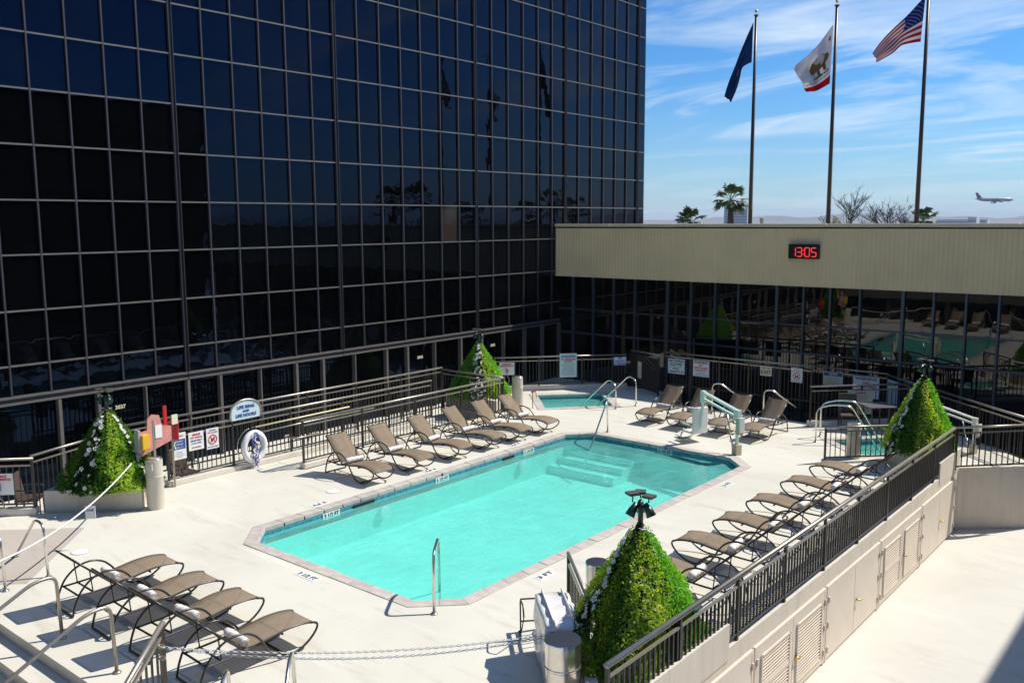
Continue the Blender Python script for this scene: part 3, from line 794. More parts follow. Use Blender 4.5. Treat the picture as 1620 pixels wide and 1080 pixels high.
flower_me = None
def make_flower():
    mb = MB(); mb.lathe([(.001, .012), (.007, .009), (.004, .0)], n=5, m=1)
    for k in range(5):
        a = 2*math.pi*k/5; d = Vector((math.cos(a), math.sin(a), 0)); q = Vector((-d.y, d.x, 0))
        mb.add([d*.004, d*.03+q*.018+Vector((0, 0, .012)), d*.046+Vector((0, 0, .006)), d*.03-q*.018+Vector((0, 0, .012))], [(0, 1, 2, 3)])
    return mb.mesh('flower', ['petal_white', 'petal_core'])
flower_me = make_flower()
LM = ['leaf_dark', 'leaf_deep', 'leaf_mid', 'leaf_bright', 'leaf_lime', 'leaf_olive', 'leaf_pale']
def topiary(label, cx_, cy_, zb, zt, rb, bands, nleaf, nfl, lsize, sides=6, rot0=0.0, squash=1.0, clip_x=None):
    t = thing('topiary', label, 'topiary', (cx_, cy_, zb), 0, 'pyramid topiaries around the deck')
    H_ = zt-zb; view = math.atan2(-cy_, -cx_)
    def rad(s, a):      # s 0 base .. 1 top
        seg = 2*math.pi/sides; aa = (a-rot0) % seg-seg/2
        k = math.cos(seg/2)/math.cos(aa); k = .55*k+.45
        return (.07+(rb-.07)*(1-s)**1.04*(1+.10*math.sin(math.pi*s)))*k
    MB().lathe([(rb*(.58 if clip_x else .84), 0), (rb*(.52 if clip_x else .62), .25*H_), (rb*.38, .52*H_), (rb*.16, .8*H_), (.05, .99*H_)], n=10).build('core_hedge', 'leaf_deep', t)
    MB().tube([(0, 0, -.35), (0, 0, H_*.6)], .05, 6).build('trunk', 'bark', t)
    rnd = random.Random(int(abs(cx_)*100+cy_*10))
    V, F, MI = [], [], []
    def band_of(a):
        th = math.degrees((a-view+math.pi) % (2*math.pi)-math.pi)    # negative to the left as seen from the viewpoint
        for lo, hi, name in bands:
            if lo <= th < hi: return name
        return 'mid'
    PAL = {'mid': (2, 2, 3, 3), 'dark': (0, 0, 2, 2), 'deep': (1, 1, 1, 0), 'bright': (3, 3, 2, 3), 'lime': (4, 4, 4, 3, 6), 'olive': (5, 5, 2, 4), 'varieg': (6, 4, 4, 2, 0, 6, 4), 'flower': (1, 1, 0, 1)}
    fl = []
    for i in range(nleaf):
        s = 1-math.sqrt(rnd.random()*.998+.002)
        s = min(max(s, 0), .995); a = rnd.uniform(-math.pi, math.pi)
        nm = band_of(a+rnd.gauss(0, .06))
        lump = .045*math.sin(a*7+s*13+cx_)+.035*math.sin(a*19-s*27+cy_)+.03*math.sin(a*3+s*8)
        r_ = rad(s, a)*(1+lump)+rnd.uniform(-.05, .03)*(1 if nm != 'flower' else .9)-(.03 if nm == 'flower' else 0)
        if rnd.random() < .04: r_ += rnd.uniform(.01, .05)
        r_ = max(r_, .02)
        p = Vector((r_*math.cos(a)*squash, r_*math.sin(a), s*H_+rnd.uniform(-.02, .02)))
        nrm = Vector((math.cos(a), math.sin(a), .75+rnd.gauss(0, .3))); nrm.normalize()
        if clip_x is not None and cx_+p.x > clip_x: p.x = clip_x-cx_-rnd.random()**2*.10
        nrm = (nrm+Vector((rnd.gauss(0, .5), rnd.gauss(0, .5), rnd.gauss(0, .5)))).normalized()
        x = nrm.orthogonal().normalized(); x = Matrix.Rotation(rnd.uniform(0, 6.28), 3, nrm) @ x; y = nrm.cross(x)
        l_ = lsize*rnd.uniform(.6, 1.35); w_ = l_*rnd.uniform(.38, .62)
        k = len(V); up = nrm*l_*.18
        V += [tuple(p-x*l_*.5), tuple(p+y*w_*.5+up), tuple(p+x*l_*.5), tuple(p-y*w_*.5+up)]
        F += [(k, k+1, k+2), (k, k+2, k+3)]
        mi = rnd.choice(PAL[nm]); MI += [mi, mi]
    me = bpy.data.meshes.new('foliage'); me.from_pydata(V, [], F)
    for x in LM: me.materials.append(M[x])
    me.polygons.foreach_set('material_index', MI); me.update()
    link('foliage', me, t)
    fb_ = [b for b in bands if b[2] == 'flower']
    for lo, hi, _ in fb_:
        for i in range(nfl):
            cl_s = rnd.random()**1.25*.93+.03; th = rnd.uniform(lo+2, hi-2)+rnd.gauss(0, 2)
            a = view+math.radians(th)
            r_ = rad(cl_s, a)+rnd.uniform(.0, .035)
            nrm = Vector((math.cos(a)+rnd.gauss(0, .3), math.sin(a)+rnd.gauss(0, .3), .6+rnd.gauss(0, .2)))
            o = link('flower', flower_me, t, (r_*math.cos(a)*squash, r_*math.sin(a), cl_s*H_))
            o.rotation_euler = nrm.to_track_quat('Z', 'Y').to_euler(); k = rnd.uniform(.65, 1.15); o.scale = (k, k, k)
    for i in range(4):   # tuft of blossom at the tip
        o = link('flower', flower_me, t, (rnd.uniform(-.06, .06), rnd.uniform(-.06, .06), H_*rnd.uniform(.97, 1.0))); o.rotation_euler = (rnd.uniform(-.6, .6), rnd.uniform(-.6, .6), 0); o.scale = (1.2, 1.2, 1.2)
    return t
# bands: degrees from the side facing the viewpoint, negative to the left as seen from there
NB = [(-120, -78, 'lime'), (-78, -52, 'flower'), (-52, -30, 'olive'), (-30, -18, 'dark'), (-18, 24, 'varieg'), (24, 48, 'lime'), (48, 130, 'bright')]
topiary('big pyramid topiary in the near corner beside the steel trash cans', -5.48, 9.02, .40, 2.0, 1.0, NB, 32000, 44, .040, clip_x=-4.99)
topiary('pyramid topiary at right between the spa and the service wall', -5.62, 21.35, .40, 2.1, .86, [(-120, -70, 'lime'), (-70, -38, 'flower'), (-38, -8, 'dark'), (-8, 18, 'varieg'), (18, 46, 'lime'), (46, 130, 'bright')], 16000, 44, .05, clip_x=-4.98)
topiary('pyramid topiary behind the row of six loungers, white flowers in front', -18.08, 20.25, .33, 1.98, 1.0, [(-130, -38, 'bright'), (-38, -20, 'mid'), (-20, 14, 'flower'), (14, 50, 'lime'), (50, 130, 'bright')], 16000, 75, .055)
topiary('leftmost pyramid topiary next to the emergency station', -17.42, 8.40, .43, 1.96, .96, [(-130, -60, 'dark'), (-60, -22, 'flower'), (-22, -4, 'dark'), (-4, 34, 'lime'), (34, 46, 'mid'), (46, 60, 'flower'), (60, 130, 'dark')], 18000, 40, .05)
# low ground cover spilling along the planters on the service wall
def groundcover(name, label, y0, y1, n):
    rnd = random.Random(5); V, F, MI = [], [], []
    for i in range(n):
        p = Vector((-5.02+rnd.uniform(-.18, .06), rnd.uniform(y0, y1), .42+rnd.uniform(-.04, .07)))
        nrm = Vector((rnd.gauss(.3, .5), rnd.gauss(0, .5), 1)).normalized(); x = nrm.orthogonal(); x = Matrix.Rotation(rnd.uniform(0, 6.28), 3, nrm) @ x; y = nrm.cross(x)
        l_ = rnd.uniform(.03, .055); k = len(V)
        V += [tuple(p-x*l_*.5), tuple(p+y*l_*.3), tuple(p+x*l_*.5), tuple(p-y*l_*.3)]; F += [(k, k+1, k+2, k+3)]; MI.append(rnd.choice((2, 3, 3, 4, 0)))
    me = bpy.data.meshes.new(name); me.from_pydata(V, [], F)
    for x in LM: me.materials.append(M[x])
    me.polygons.foreach_set('material_index', MI); me.update()
    tag(link(name, me), label, 'ground cover', None, 'stuff')
groundcover('ground_cover', 'bright green ground cover along the near planter edge', 7.5, 10.0, 2600)
groundcover('ground_cover', 'bright green ground cover along the far planter edge', 20.4, 21.7, 1400)

def floodlight(label, x, y, z):
    t = thing('floodlight', label, 'light', (x, y, z), 0, 'floodlights on the topiaries')
    MB().lathe([(.035, -.1), (.032, .2), (.045, .23), (.03, .26)], n=10).build('pole', 'lamp_green', t, True)
    for k in range(3):
        a = 2.13+k*2.09; d = Vector((math.cos(a), math.sin(a), 0))
        h = MB().tube([d*.03+Vector((0, 0, .22)), d*.09+Vector((0, 0, .28))], .018, 6)
        h.tube([d*.06+Vector((0, 0, .27)), d*.11+Vector((0, 0, .20)), d*.15+Vector((0, 0, .13))], [.03, .05, .062], 9)
        hd = h.build('lamp_head', 'lamp_green', t, True)
        MB().box((0, 0, .33), (.012, .012, .08)).build('cap_stem', 'lamp_green', hd).location = d*.11
        MB().box((0, 0, 0), (.13, .13, .03), rz=a).build('cap', 'lamp_cap', hd).location = d*.115+Vector((0, 0, .37+.03*(k == 1)))
    return t
floodlight('green three-headed floodlight on the near topiary tip', -5.48, 9.02, 1.98)
floodlight('green three-headed floodlight on the right topiary tip', -5.62, 21.35, 2.08)
floodlight('green three-headed floodlight on the topiary behind the six loungers', -18.08, 20.25, 1.96)
floodlight('green three-headed floodlight on the leftmost topiary tip', -17.42, 8.40, 1.94)

# ------------------------------------------------------------------ sun loungers (local +X runs from head end to foot end)
def make_lounger(label, loc, rz, group):
    t = thing('sun_lounger', label, 'sun lounger', loc, rz, group)
    W = .58
    side = [(.02, .02), (.06, .18), (.16, .37), (.33, .51), (.54, .555), (.73, .50), (.87, .37), (.97, .20), (1.10, .06), (1.26, .02), (1.46, .045), (1.62, .13), (1.72, .24), (1.715, .31), (1.62, .345)]
    rail = [(1.62, .345), (1.45, .37), (1.22, .37), (.95, .335), (.62, .30), (.30, .29), (.12, .29)]
    for sg in (-1, 1):
        y = sg*W/2
        MB().tube(catmull([(u, y*(1.0 if 0.1 < u < .95 else .96), z) for u, z in side], 4), .0155, 7).build('arm_frame', 'bronze_frame', t, True)
        MB().tube(catmull([(u, y*.93, z) for u, z in rail], 4), .0145, 7).build('seat_rail', 'bronze_frame', t, True)
        MB().tube([(.64, y*.93, .315), (.33, y*.93, .60), (.06, y*.93, .86)], .0145, 7).build('back_rail', 'bronze_frame', t, True)
        MB().tube([(.30, y*.9, .62), (.33, y*.9, .30)], .009, 6).build('back_prop', 'bronze_frame', t, True)
    for u, z, w in ((.02, .02, W*.96), (.13, .29, W*.95), (.33, .295, W*.95), (1.26, .02, W*.92), (.06, .86, W*.93), (1.2, .33, W*.93)):
        MB().tube([(u, -w/2, z), (u, w/2, z)], .0145, 7).build('crossbar', 'bronze_frame', t, True)
    def sheet(prof, w, name):
        mb = MB(); pr = catmull([(u, 0, z) for u, z in prof], 4); n = len(pr); vs_ = []
        for p in pr:
            for y, dz in ((-w/2, 0), (-w/6, -.008), (w/6, -.008), (w/2, 0)): vs_.append((p.x, y, p.z+dz))
        fs_ = [(i*4+j, (i+1)*4+j, (i+1)*4+j+1, i*4+j+1) for i in range(n-1) for j in range(3)]
        mb.add(vs_, fs_)
        o = mb.build(name, 'sling', t, True)
        so = o.modifiers.new('solid', 'SOLIDIFY'); so.thickness = .006
        return o
    sheet([(.63, .318), (.80, .325), (.95, .348), (1.22, .385), (1.45, .385), (1.62, .36), (1.70, .325), (1.715, .29)], W*.93, 'seat_sling')
    sheet([(.62, .345), (.48, .475), (.33, .612), (.19, .745), (.065, .868)], W*.93, 'back_sling')
    return t
def make_towel(label, loc, rz, group, two=False):
    t = thing('rolled_towel', label, 'towel', loc, rz, group)
    mb = MB(); prof = []
    for i in range(13):
        x = -.23+.46*i/12; r_ = .056+.006*math.sin(i*1.9)+.004*math.cos(i*3.1)-(0.010 if i in (0, 12) else 0)
        prof.append((x, r_))
    n = 14; vs_ = []
    for x, r_ in prof:
        for j in range(n):
            a = 2*math.pi*j/n; rr = r_*(1+.05*math.sin(a*2+x*8)); vs_.append((rr*math.cos(a), x, rr*math.sin(a)))
    fs_ = [(i*n+j, i*n+(j+1) % n, (i+1)*n+(j+1) % n, (i+1)*n+j) for i in range(12) for j in range(n)]
    fs_ += [tuple(range(n-1, -1, -1)), tuple(12*n+j for j in range(n))]
    mb.add(vs_, fs_); mb.build('roll', 'towel', t, True)
    for sg in (-1, 1):
        sp = [(.05*(1-q/30)*math.cos(q*.55), sg*.233, .05*(1-q/30)*math.sin(q*.55)) for q in range(26)]
        MB().tube(sp, .006, 5).build('spiral_edge', 'towel', t, True)
    return t
ROWS = []
ordn = ['first', 'second', 'third', 'fourth', 'fifth', 'sixth']
# near row of four: foot towards +Y
for i, x in enumerate((-12.95, -11.85, -10.80, -9.66)):
    ROWS.append(((x, 5.42, 0), R(90+random.uniform(-3, 3)), ['leftmost', 'second from left', 'third from left', 'rightmost'][i]+' of the four loungers by the bottom left steps', 'loungers by the near steps'))
for i, y in enumerate((12.78, 13.98, 15.22, 16.46, 17.55, 18.62)):
    ROWS.append(((-15.82+random.uniform(-.03, .03), y, 0), R(random.uniform(-4, 4)), ordn[i]+' lounger, counting away from the viewer, in the left railing row', 'loungers along the left railing'))
for i, x in enumerate((-12.70, -11.72, -10.62, -9.60)):
    ROWS.append(((x, 22.78, 0), R(-90+random.uniform(-2, 2)), ['leftmost', 'second from left', 'third from left', 'rightmost'][i]+' of the four loungers before the tall dark fence', 'loungers at the far end'))
for i, y in enumerate((11.75, 13.12, 14.55, 15.95, 17.45, 18.85)):
    ROWS.append(((-5.42+random.uniform(-.03, .03), y, 0), R(180+random.uniform(-4, 4)), ordn[i]+' lounger, counting away from the viewer, in the right wall row', 'loungers along the service wall'))
proto = ptow = None
for loc, rz, lab, grp in ROWS:
    tl = 'white rolled towel on the '+lab.replace(', counting away from the viewer, in the', ' away from viewer,').replace(' loungers', '')
    d = Vector((math.cos(rz), math.sin(rz), 0))
    tp = Vector(loc)+d*(.70+random.uniform(-.02, .03))+Vector((-d.y, d.x, 0))*random.uniform(-.04, .04)+Vector((0, 0, .388))
    if proto is None:
        proto = make_lounger('taupe sling lounger, '+lab, loc, rz, grp); ptow = make_towel(tl, tp, rz, 'rolled towels on the loungers')
    else:
        copy_tree(proto, loc, rz, 'taupe sling lounger, '+lab, grp); copy_tree(ptow, tp, rz+R(random.uniform(-6, 6)), tl, 'rolled towels on the loungers')

# ------------------------------------------------------------------ stainless rails
def grab_rail(name, label, path, cat='handrail', r=.022, m='stainless', group=None, base=True, flange=None):
    p0 = Vector(path[0]); t = thing(name, label, cat, p0, 0, group)
    lp = [Vector(p)-p0 for p in path]
    MB().tube(fillet(lp, .16, 6), r, 9).build('tube', m, t, True)
    for q in (flange if flange is not None else [0]):
        MB().lathe([(.055, 0), (.055, .012), (.03, .03)], c=lp[q], n=12).build('flange', m, t, True)
    return t
grab_rail('pool_handrail', 'single steel grab rail at the near corner of the pool', [(-8.75, 8.78, .0), (-8.86, 8.90, .86), (-9.30, 9.45, .84), (-9.55, 9.72, -.5)])
grab_rail('pool_handrail', 'steel stair rail rising over the far pool steps', [(-13.05, 19.75, 0), (-13.05, 19.70, .92), (-12.85, 19.40, .92), (-12.55, 17.95, -.45)])
grab_rail('spa_handrail', 'left steel handrail of the far left spa', [(-14.52, 22.40, 0), (-14.52, 22.40, .72), (-14.85, 22.52, .86), (-16.0, 22.35, -.3)], group='spa handrails')
grab_rail('spa_handrail', 'right steel handrail of the far left spa', [(-14.28, 23.15, 0), (-14.28, 23.15, .78), (-14.60, 23.25, .90), (-15.75, 23.0, -.3)], group='spa handrails')
grab_rail('spa_handrail', 'front steel handrail of the right spa', [(-8.32, 22.10, 0), (-8.32, 22.10, .88), (-8.0, 22.3, .98), (-7.60, 22.55, .95), (-6.95, 22.9, -.25)], group='right spa handrails')
grab_rail('spa_handrail', 'rear steel handrail of the right spa', [(-8.45, 22.75, 0), (-8.45, 22.75, .88), (-8.1, 22.95, .98), (-7.70, 23.2, .95), (-7.05, 23.5, -.25)], group='right spa handrails')
for x_, lab in ((-12.15, 'left grey stair handrail at the bottom left steps'), (-10.65, 'right grey stair handrail at the bottom left steps')):
    grab_rail('stair_handrail', lab, [(x_, 5.05, 0), (x_, 5.02, .90), (x_+.02, 4.72, .90), (x_+.05, 2.2, -.35)], m='rail_paint', r=.024, group='near stair handrails')
grab_rail('pool_handrail', 'arched steel grab rail by the wading area at left, farther one', [(-14.50, 5.88, 0), (-14.55, 5.88, .86), (-14.85, 5.88, .88), (-15.85, 5.93, .02)], flange=[0, 3], group='wading pool rails')
grab_rail('pool_handrail', 'arched steel grab rail cut off by the left edge', [(-14.45, 5.22, 0), (-14.50, 5.22, .84), (-14.8, 5.22, .86), (-15.75, 5.26, .02)], flange=[0, 3], group='wading pool rails')
grab_rail('stair_handrail', 'steel handrail behind the chain at bottom, right one', [(-8.20, 5.95, .0), (-8.10, 5.85, .80), (-7.85, 5.62, .82), (-6.9, 4.7, .1)], group='diagonal stair handrails')
grab_rail('stair_handrail', 'steel handrail behind the chain at bottom, left one', [(-8.45, 5.25, .0), (-8.30, 5.15, .80), (-8.05, 4.92, .82), (-7.1, 4.0, .1)], group='diagonal stair handrails')
grab_rail('gate_handrail', 'steel handrail before the dark fence, left one', [(-11.95, 23.55, 0), (-11.95, 23.55, .88), (-11.75, 23.62, .92), (-11.1, 23.9, .45)], group='fence handrails')
grab_rail('gate_handrail', 'steel handrail before the dark fence, right one', [(-10.35, 23.5, 0), (-10.35, 23.5, .88), (-10.15, 23.57, .92), (-9.55, 23.85, .45)], group='fence handrails')
grab_rail('ramp_handrail', 'slim pipe handrail along the left railing below the life hook', [(-17.52, 12.0, .78), (-17.52, 13.35, .79), (-17.52, 15.5, .78)], m='rail_paint', r=.016, flange=[])
grab_rail('ramp_handrail', 'small looped handrail end at the near post of the lounger railing', [(-16.9, 12.35, .74), (-16.9, 12.2, .74), (-16.50, 12.2, .74), (-16.50, 12.9, .74)], m='rail_paint', r=.018, flange=[])

# ------------------------------------------------------------------ pool lifts
def pool_lift(label, loc, rz, mint=True, scale=1.0):
    t = thing('pool_lift', label, 'pool lift', loc, rz, 'pool lifts'); t.scale = (scale,)*3
    c = 'lift_mint' if mint else 'lift_white'
    MB().box((0, 0, .13), (.17, .17, .26)).build('base', 'lift_beige', t, bevel=.01)
    MB().tube([(0, 0, .2), (0, 0, 1.02)], .042, 10).build('mast', c, t, True)
    MB().box((0, 0, .98), (.14, .13, .24)).build('mast_head', c, t, bevel=.01)
    MB().box((-.11, .02, .72), (.10, .16, .40)).box((-.17, .02, .76), (.05, .15, .36), m=1).build('battery_box', ['lift_beige', 'lift_white'], t, bevel=.012)
    MB().bar((0, -.03, 1.06), (1.27, -.03, 1.30), .05, .055).bar((0, .03, 1.06), (1.27, .03, 1.30), .03, .05).build('upper_arm', c, t)
    MB().bar((.04, 0, .92), (1.25, 0, 1.14), .05, .05).build('lower_arm', c, t)
    MB().tube([(.40, 0, 1.0), (.14, 0, .14)], .018, 8).tube([(.22, 0, .42), (.14, 0, .14)], .032, 8).build('actuator', 'stainless', t, True)
    MB().box((1.29, 0, 1.20), (.10, .12, .30)).build('arm_head', c, t, bevel=.01)
    MB().bar((1.30, 0, 1.10), (1.36, 0, .40), .06, .05).build('hanger', c, t)
    st = MB(); st.box((1.40, 0, .58), (.09, .46, .66)); o = st.build('seat_back', 'lift_white', t, bevel=.03)
    MB().box((1.60, 0, .25), (.42, .46, .06)).build('seat', 'lift_white', t, bevel=.02)
    for sg in (-1, 1): MB().bar((1.42, sg*.25, .45), (1.80, sg*.25, .45), .035, .035).bar((1.8, sg*.2, .3), (1.92, sg*.2, .06), .03, .03).build('arm_rest', c, t)
    MB().box((2.0, 0, .06), (.30, .40, .03)).build('footrest', 'lift_white', t, bevel=.008)
    return t
pool_lift('mint green pool lift with white seat by the far pool edge', (-9.33, 19.72, 0), math.atan2(.52, -1.2))
pool_lift('white spa lift behind the right topiary', (-4.95, 23.35, 0), R(165), False, .80)

# ------------------------------------------------------------------ trash cans, bin, cart
def trash(label, x, y, steel=False, r=.165, h=1.0):
    t = thing('trash_can', label, 'trash can', (x, y, 0))
    body = 'stainless' if steel else 'trash_beige'
    MB().lathe([(r, 0), (r, h*.62), (r*1.03, h*.63), (r*1.03, h*.65), (r, h*.66)], n=28).build('body', body, t, True).modifiers.new('e', 'EDGE_SPLIT')
    MB().lathe([(r*.99, h*.66), (r*.99, h*.965)], n=28).build('hood', body, t, True).modifiers.new('e', 'EDGE_SPLIT')
    if steel: MB().lathe([(r*1.03, h*.965), (r*1.03, h*.99), (r*1.0, h), (.001, h+.002)], n=28).build('lid', 'stainless_top', t)
    else:
        MB().lathe([(r*.99, h*.965), (r*.9, h*.99), (r*.6, h), (.001, h)], n=28).build('lid', 'stainless', t, True)
        MB().box((r*.55, -r*.86, h*.84), (r*.7, .03, h*.13), rz=R(32)).build('flap', 'trash_beige', t, bevel=.004)
    return t
trash('beige trash can in front of the leftmost topiary', -16.45, 8.80, h=1.03)
trash('beige trash can next to the far left spa', -16.95, 20.72, h=.98)
trash('beige trash can behind the small railing at the right spa', -7.06, 21.2, h=.86)
trash('steel trash can behind the short railing beside the near topiary', -6.72, 9.95, True, .165, .93)
trash('steel trash can at the bottom edge, left of the near topiary', -5.78, 7.86, True, .21, .88)
bn = thing('wrapped_bin', 'shiny white wrapped box beside the near steel trash cans', 'box', (-6.42, 8.62, 0), R(-43.5))
def crinkle():
    bm = bmesh.new(); bmesh.ops.create_cube(bm, size=1)
    for v in bm.verts: v.co = Vector((v.co.x*1.0, v.co.y*.44, (v.co.z+.5)*.80))
    bmesh.ops.subdivide_edges(bm, edges=bm.edges, cuts=9, use_grid_fill=True)
    rnd = random.Random(3)
    for v in bm.verts:
        w = .02*math.sin(v.co.x*21+v.co.y*5)*math.cos(v.co.y*9)+.014*math.sin(v.co.x*43+1)
        if v.co.z > .8: v.co.z += w
        else: v.co.x += .012*math.sin(v.co.z*22); v.co.y += .014*math.sin(v.co.z*17+v.co.x*9)
        v.co += Vector((rnd.gauss(0, .004), rnd.gauss(0, .004), rnd.gauss(0, .003) if v.co.z > .1 else 0))
    for f in bm.faces: f.smooth = True
    me = bpy.data.meshes.new('cover'); bm.to_mesh(me); bm.free(); me.materials.append(M['bin_white']); return me
link('cover', crinkle(), bn)
for yy in (-.12, .14): MB().box((0, yy, .42), (1.05, .012, .86)).build('strap', 'towel', bn)
MB().box((.42, .27, .60), (.16, .07, .22)).build('control_box', 'grey_box', bn, bevel=.008)
MB().lathe([(.02, 0), (.02, .03)], n=10).build('red_button', 'red_plastic', bn).location = (.30, .28, .74)
ct = thing('folding_cart', 'thin dark wire cart frame leaning by the white wrapped box', 'cart', (-7.28, 8.95, 0), R(-43))
MB().tube(fillet([(0, 0, .02), (-.05, 0, .55), (.22, 0, .58), (.30, 0, .45)], .06), .011, 6).build('frame', 'bronze_frame', ct, True)
MB().tube(fillet([(0, .3, .02), (-.05, .3, .55), (.22, .3, .58), (.30, .3, .45)], .06), .011, 6).build('frame', 'bronze_frame', ct, True)
MB().tube([(-.05, 0, .55), (-.05, .3, .55)], .011, 6).tube([(-.02, 0, .25), (-.02, .3, .25)], .011, 6).tube([(0, 0, .05), (.3, 0, .45)], .008, 6).build('brace', 'bronze_frame', ct, True)
for yy in (-.02, .32):
    o = MB().lathe([(.07, -.015), (.075, 0), (.07, .015)], n=16).build('wheel', 'ink_black', ct); o.rotation_euler = (R(90), 0, 0); o.location = (.05, yy, .076)

# ------------------------------------------------------------------ signs
def sign(name, label, c, rz, w, h, lines, plate='sign_white', cat='sign', border=None, extra=None):
    t = thing(name, label, cat, c, rz)      # faces local -Y
    MB().box((0, 0, 0), (w, .012, h)).build('plate', plate, t)
    if border:
        b = MB()
        for q in (-1, 1): b.box((q*(w/2-.008), -.008, 0), (.012, .004, h)); b.box((0, -.008, q*(h/2-.008)), (w-.02, .004, .012))
        b.build('border', border, t)
    for s_, z, size, col, *mw in lines:
        lettering(s_, size, col, t, (0, -.009, z), (R(90), 0, 0), bold=.003 if size > .05 else 0, maxw=mw[0] if mw else None)
    if extra: extra(t)
    return t
def fine_print(z0, z1, w, n, col='ink_grey', seed=1):
    def go(t):
        rnd = random.Random(seed)
        for i in range(n):
            z = z0+(z1-z0)*i/max(1, n-1); ww = w*rnd.uniform(.55, 1); mb = MB(); x = -ww/2
            while x < ww/2-.02:
                l_ = rnd.uniform(.02, .06); l_ = min(l_, ww/2-x); mb.box((x+l_/2, -.0075, z), (l_, .003, .010)); x += l_+.012
            mb.build('print_line', col, t)
    return go
def seg_circle(z, rad, col='ink_red', bar_=True):
    def go(t):
        mb = MB(); mb.tube([(rad*math.cos(a*2*math.pi/24), -.009, z+rad*math.sin(a*2*math.pi/24)) for a in range(24)], .010, 5, closed=True)
        mb.bar((-rad*.7, -.010, z+rad*.7), (rad*.7, -.010, z-rad*.7), .004, .02); mb.build('prohibition_ring', col, t)
        MB().box((-.025, -.008, z-.02), (.04, .003, .07)).box((.03, -.008, z+.015), (.035, .003, .05)).build('pictogram', 'ink_black', t)
    return go
def multi(*fs):
    def go(t):
        for f in fs: f(t)
    return go
A1 = math.atan2(25.62-22.35, -16.25+19.25)      # direction of the spa railing
def on_f1(tt, z, off=.03):
    d = Vector((math.cos(A1), math.sin(A1))); p = Vector((-19.25, 22.35))+d*tt+Vector((d.y, -d.x))*off
    return (p.x, p.y, z)
sign('warning_sign', 'large pale warning sign on the railing behind the far left spa', on_f1(2.47, .80), A1, .58, .80,
     [('STATE OF CALIFORNIA', .36, .04, 'ink_grey', .4), ('WARNING', .29, .11, 'ink_blue', .5), ('NO LIFEGUARD', .20, .075, 'ink_red', .5), ('ON DUTY', .125, .075, 'ink_red', .30)], 'sign_aqua', extra=fine_print(.06, -.34, .5, 13))
sign('capacity_sign', 'small white sign reading spa capacity 4 person', on_f1(4.25, .90), A1, .44, .29, [('SPA', .09, .085, 'ink_blue', .13), ('CAPACITY', 0, .085, 'ink_blue', .36), ('4 PERSON', -.09, .085, 'ink_blue', .38)], border='ink_blue')
def switch(t):
    MB().box((0, -.04, -.06), (.09, .07, .13)).build('switch_box', 'grey_box', t, bevel=.006)
    o = MB().lathe([(.022, 0), (.022, .03)], n=10).build('button', 'red_plastic', t); o.location = (0, -.075, -.03); o.rotation_euler = (R(90), 0, 0)
    MB().tube(catmull([(0, -.04, -.13), (.02, -.03, -.26), (.08, -.02, -.36), (.05, .02, -.5)], 4), .012, 6).build('conduit', 'grey_box', t, True)
sign('shutoff_sign', 'white emergency shut-off switch sign behind the far spa trash can', on_f1(.40, .74), A1, .50, .42, [('EMERGENCY', .15, .06, 'ink_red', .32), ('SHUT-OFF SWITCH', .09, .06, 'ink_red', .44)], extra=switch)
AL = math.atan2(2.6, 2.55)
dl = Vector((math.cos(AL), math.sin(AL))); pl_ = Vector((-17.95, 7.13))-dl*.62+Vector((dl.y, -dl.x))*.03
sign('shutoff_sign', 'white emergency shut-off switch sign on the far left railing', (pl_.x, pl_.y, .62), AL, .54, .42, [('EMERGENCY', .15, .06, 'ink_red', .32), ('SHUT-OFF SWITCH', .09, .06, 'ink_red', .46)], extra=switch)
sign('no_diving_sign', 'blue and white sign reading no diving allowed, pool capacity 32', (-14.16, 25.36, 0.95), 0, .62, .50, [('NO DIVING', .17, .105, 'ink_navy', .52), ('ALLOWED', .07, .105, 'ink_navy', .44), ('POOL', -.075, .085, 'ink_navy', .22), ('CAPACITY 32', -.175, .085, 'ink_navy', .52)], 'sign_aqua', border='ink_blue', extra=lambda t: MB().box((0, -.008, 0), (.42, .003, .010)).build('rule', 'ink_navy', t) and None)
sign('warning_sign', 'square warning no lifeguard sign left of the not-an-exit sign', (-13.28, 25.36, 0.96), 0, .58, .52, [('WARNING', .19, .095, 'ink_navy', .48), ('NO', .10, .075, 'ink_red', .14), ('LIFEGUARD', .02, .075, 'ink_red', .48), ('ON DUTY', -.06, .075, 'ink_red', .42)], 'sign_white', border='ink_blue', extra=fine_print(-.13, -.21, .48, 3, 'ink_blue'))
sign('exit_sign', 'small cream sign reading not an exit', (-11.13, 25.36, 1.11), 0, .36, .29, [('NOT AN', .085, .075, 'ink_grey', .26), ('EXIT', -.04, .15, 'ink_black', .32)], 'sign_cream')
sign('prohibition_sign', 'white sign with red no-glass ring on the tall dark fence', (-10.18, 25.36, 1.08), 0, .34, .42, [('PLEASE', .16, .04, 'ink_blue', .16), ('NO GLASS', .11, .045, 'ink_red', .26), ('IN POOL AREA', -.17, .035, 'ink_blue', .28)], extra=seg_circle(-.03, .10))
sign('caution_sign', 'cream caution sign with a blue header on the shaded fence', (-9.70, 26.98, .80), 0, .60, .42, [('CAUTION', .14, .085, 'sign_white', .26)], 'sign_cream', extra=multi(lambda t: MB().box((0, -.0055, .14), (.56, .004, .10)).build('header', 'ink_blue', t), fine_print(.05, -.15, .5, 6)))
sign('warning_sign', 'warning no lifeguard sign half hidden by the right spa railing', (-8.70, 26.94, .66), 0, .78, .66, [('WARNING', .25, .12, 'ink_navy', .64), ('NO', .13, .10, 'ink_red', .18), ('LIFEGUARD', .02, .10, 'ink_red', .6), ('ON DUTY', -.09, .10, 'ink_red', .5)], border='ink_blue', extra=fine_print(-.17, -.28, .6, 4, 'ink_blue'))
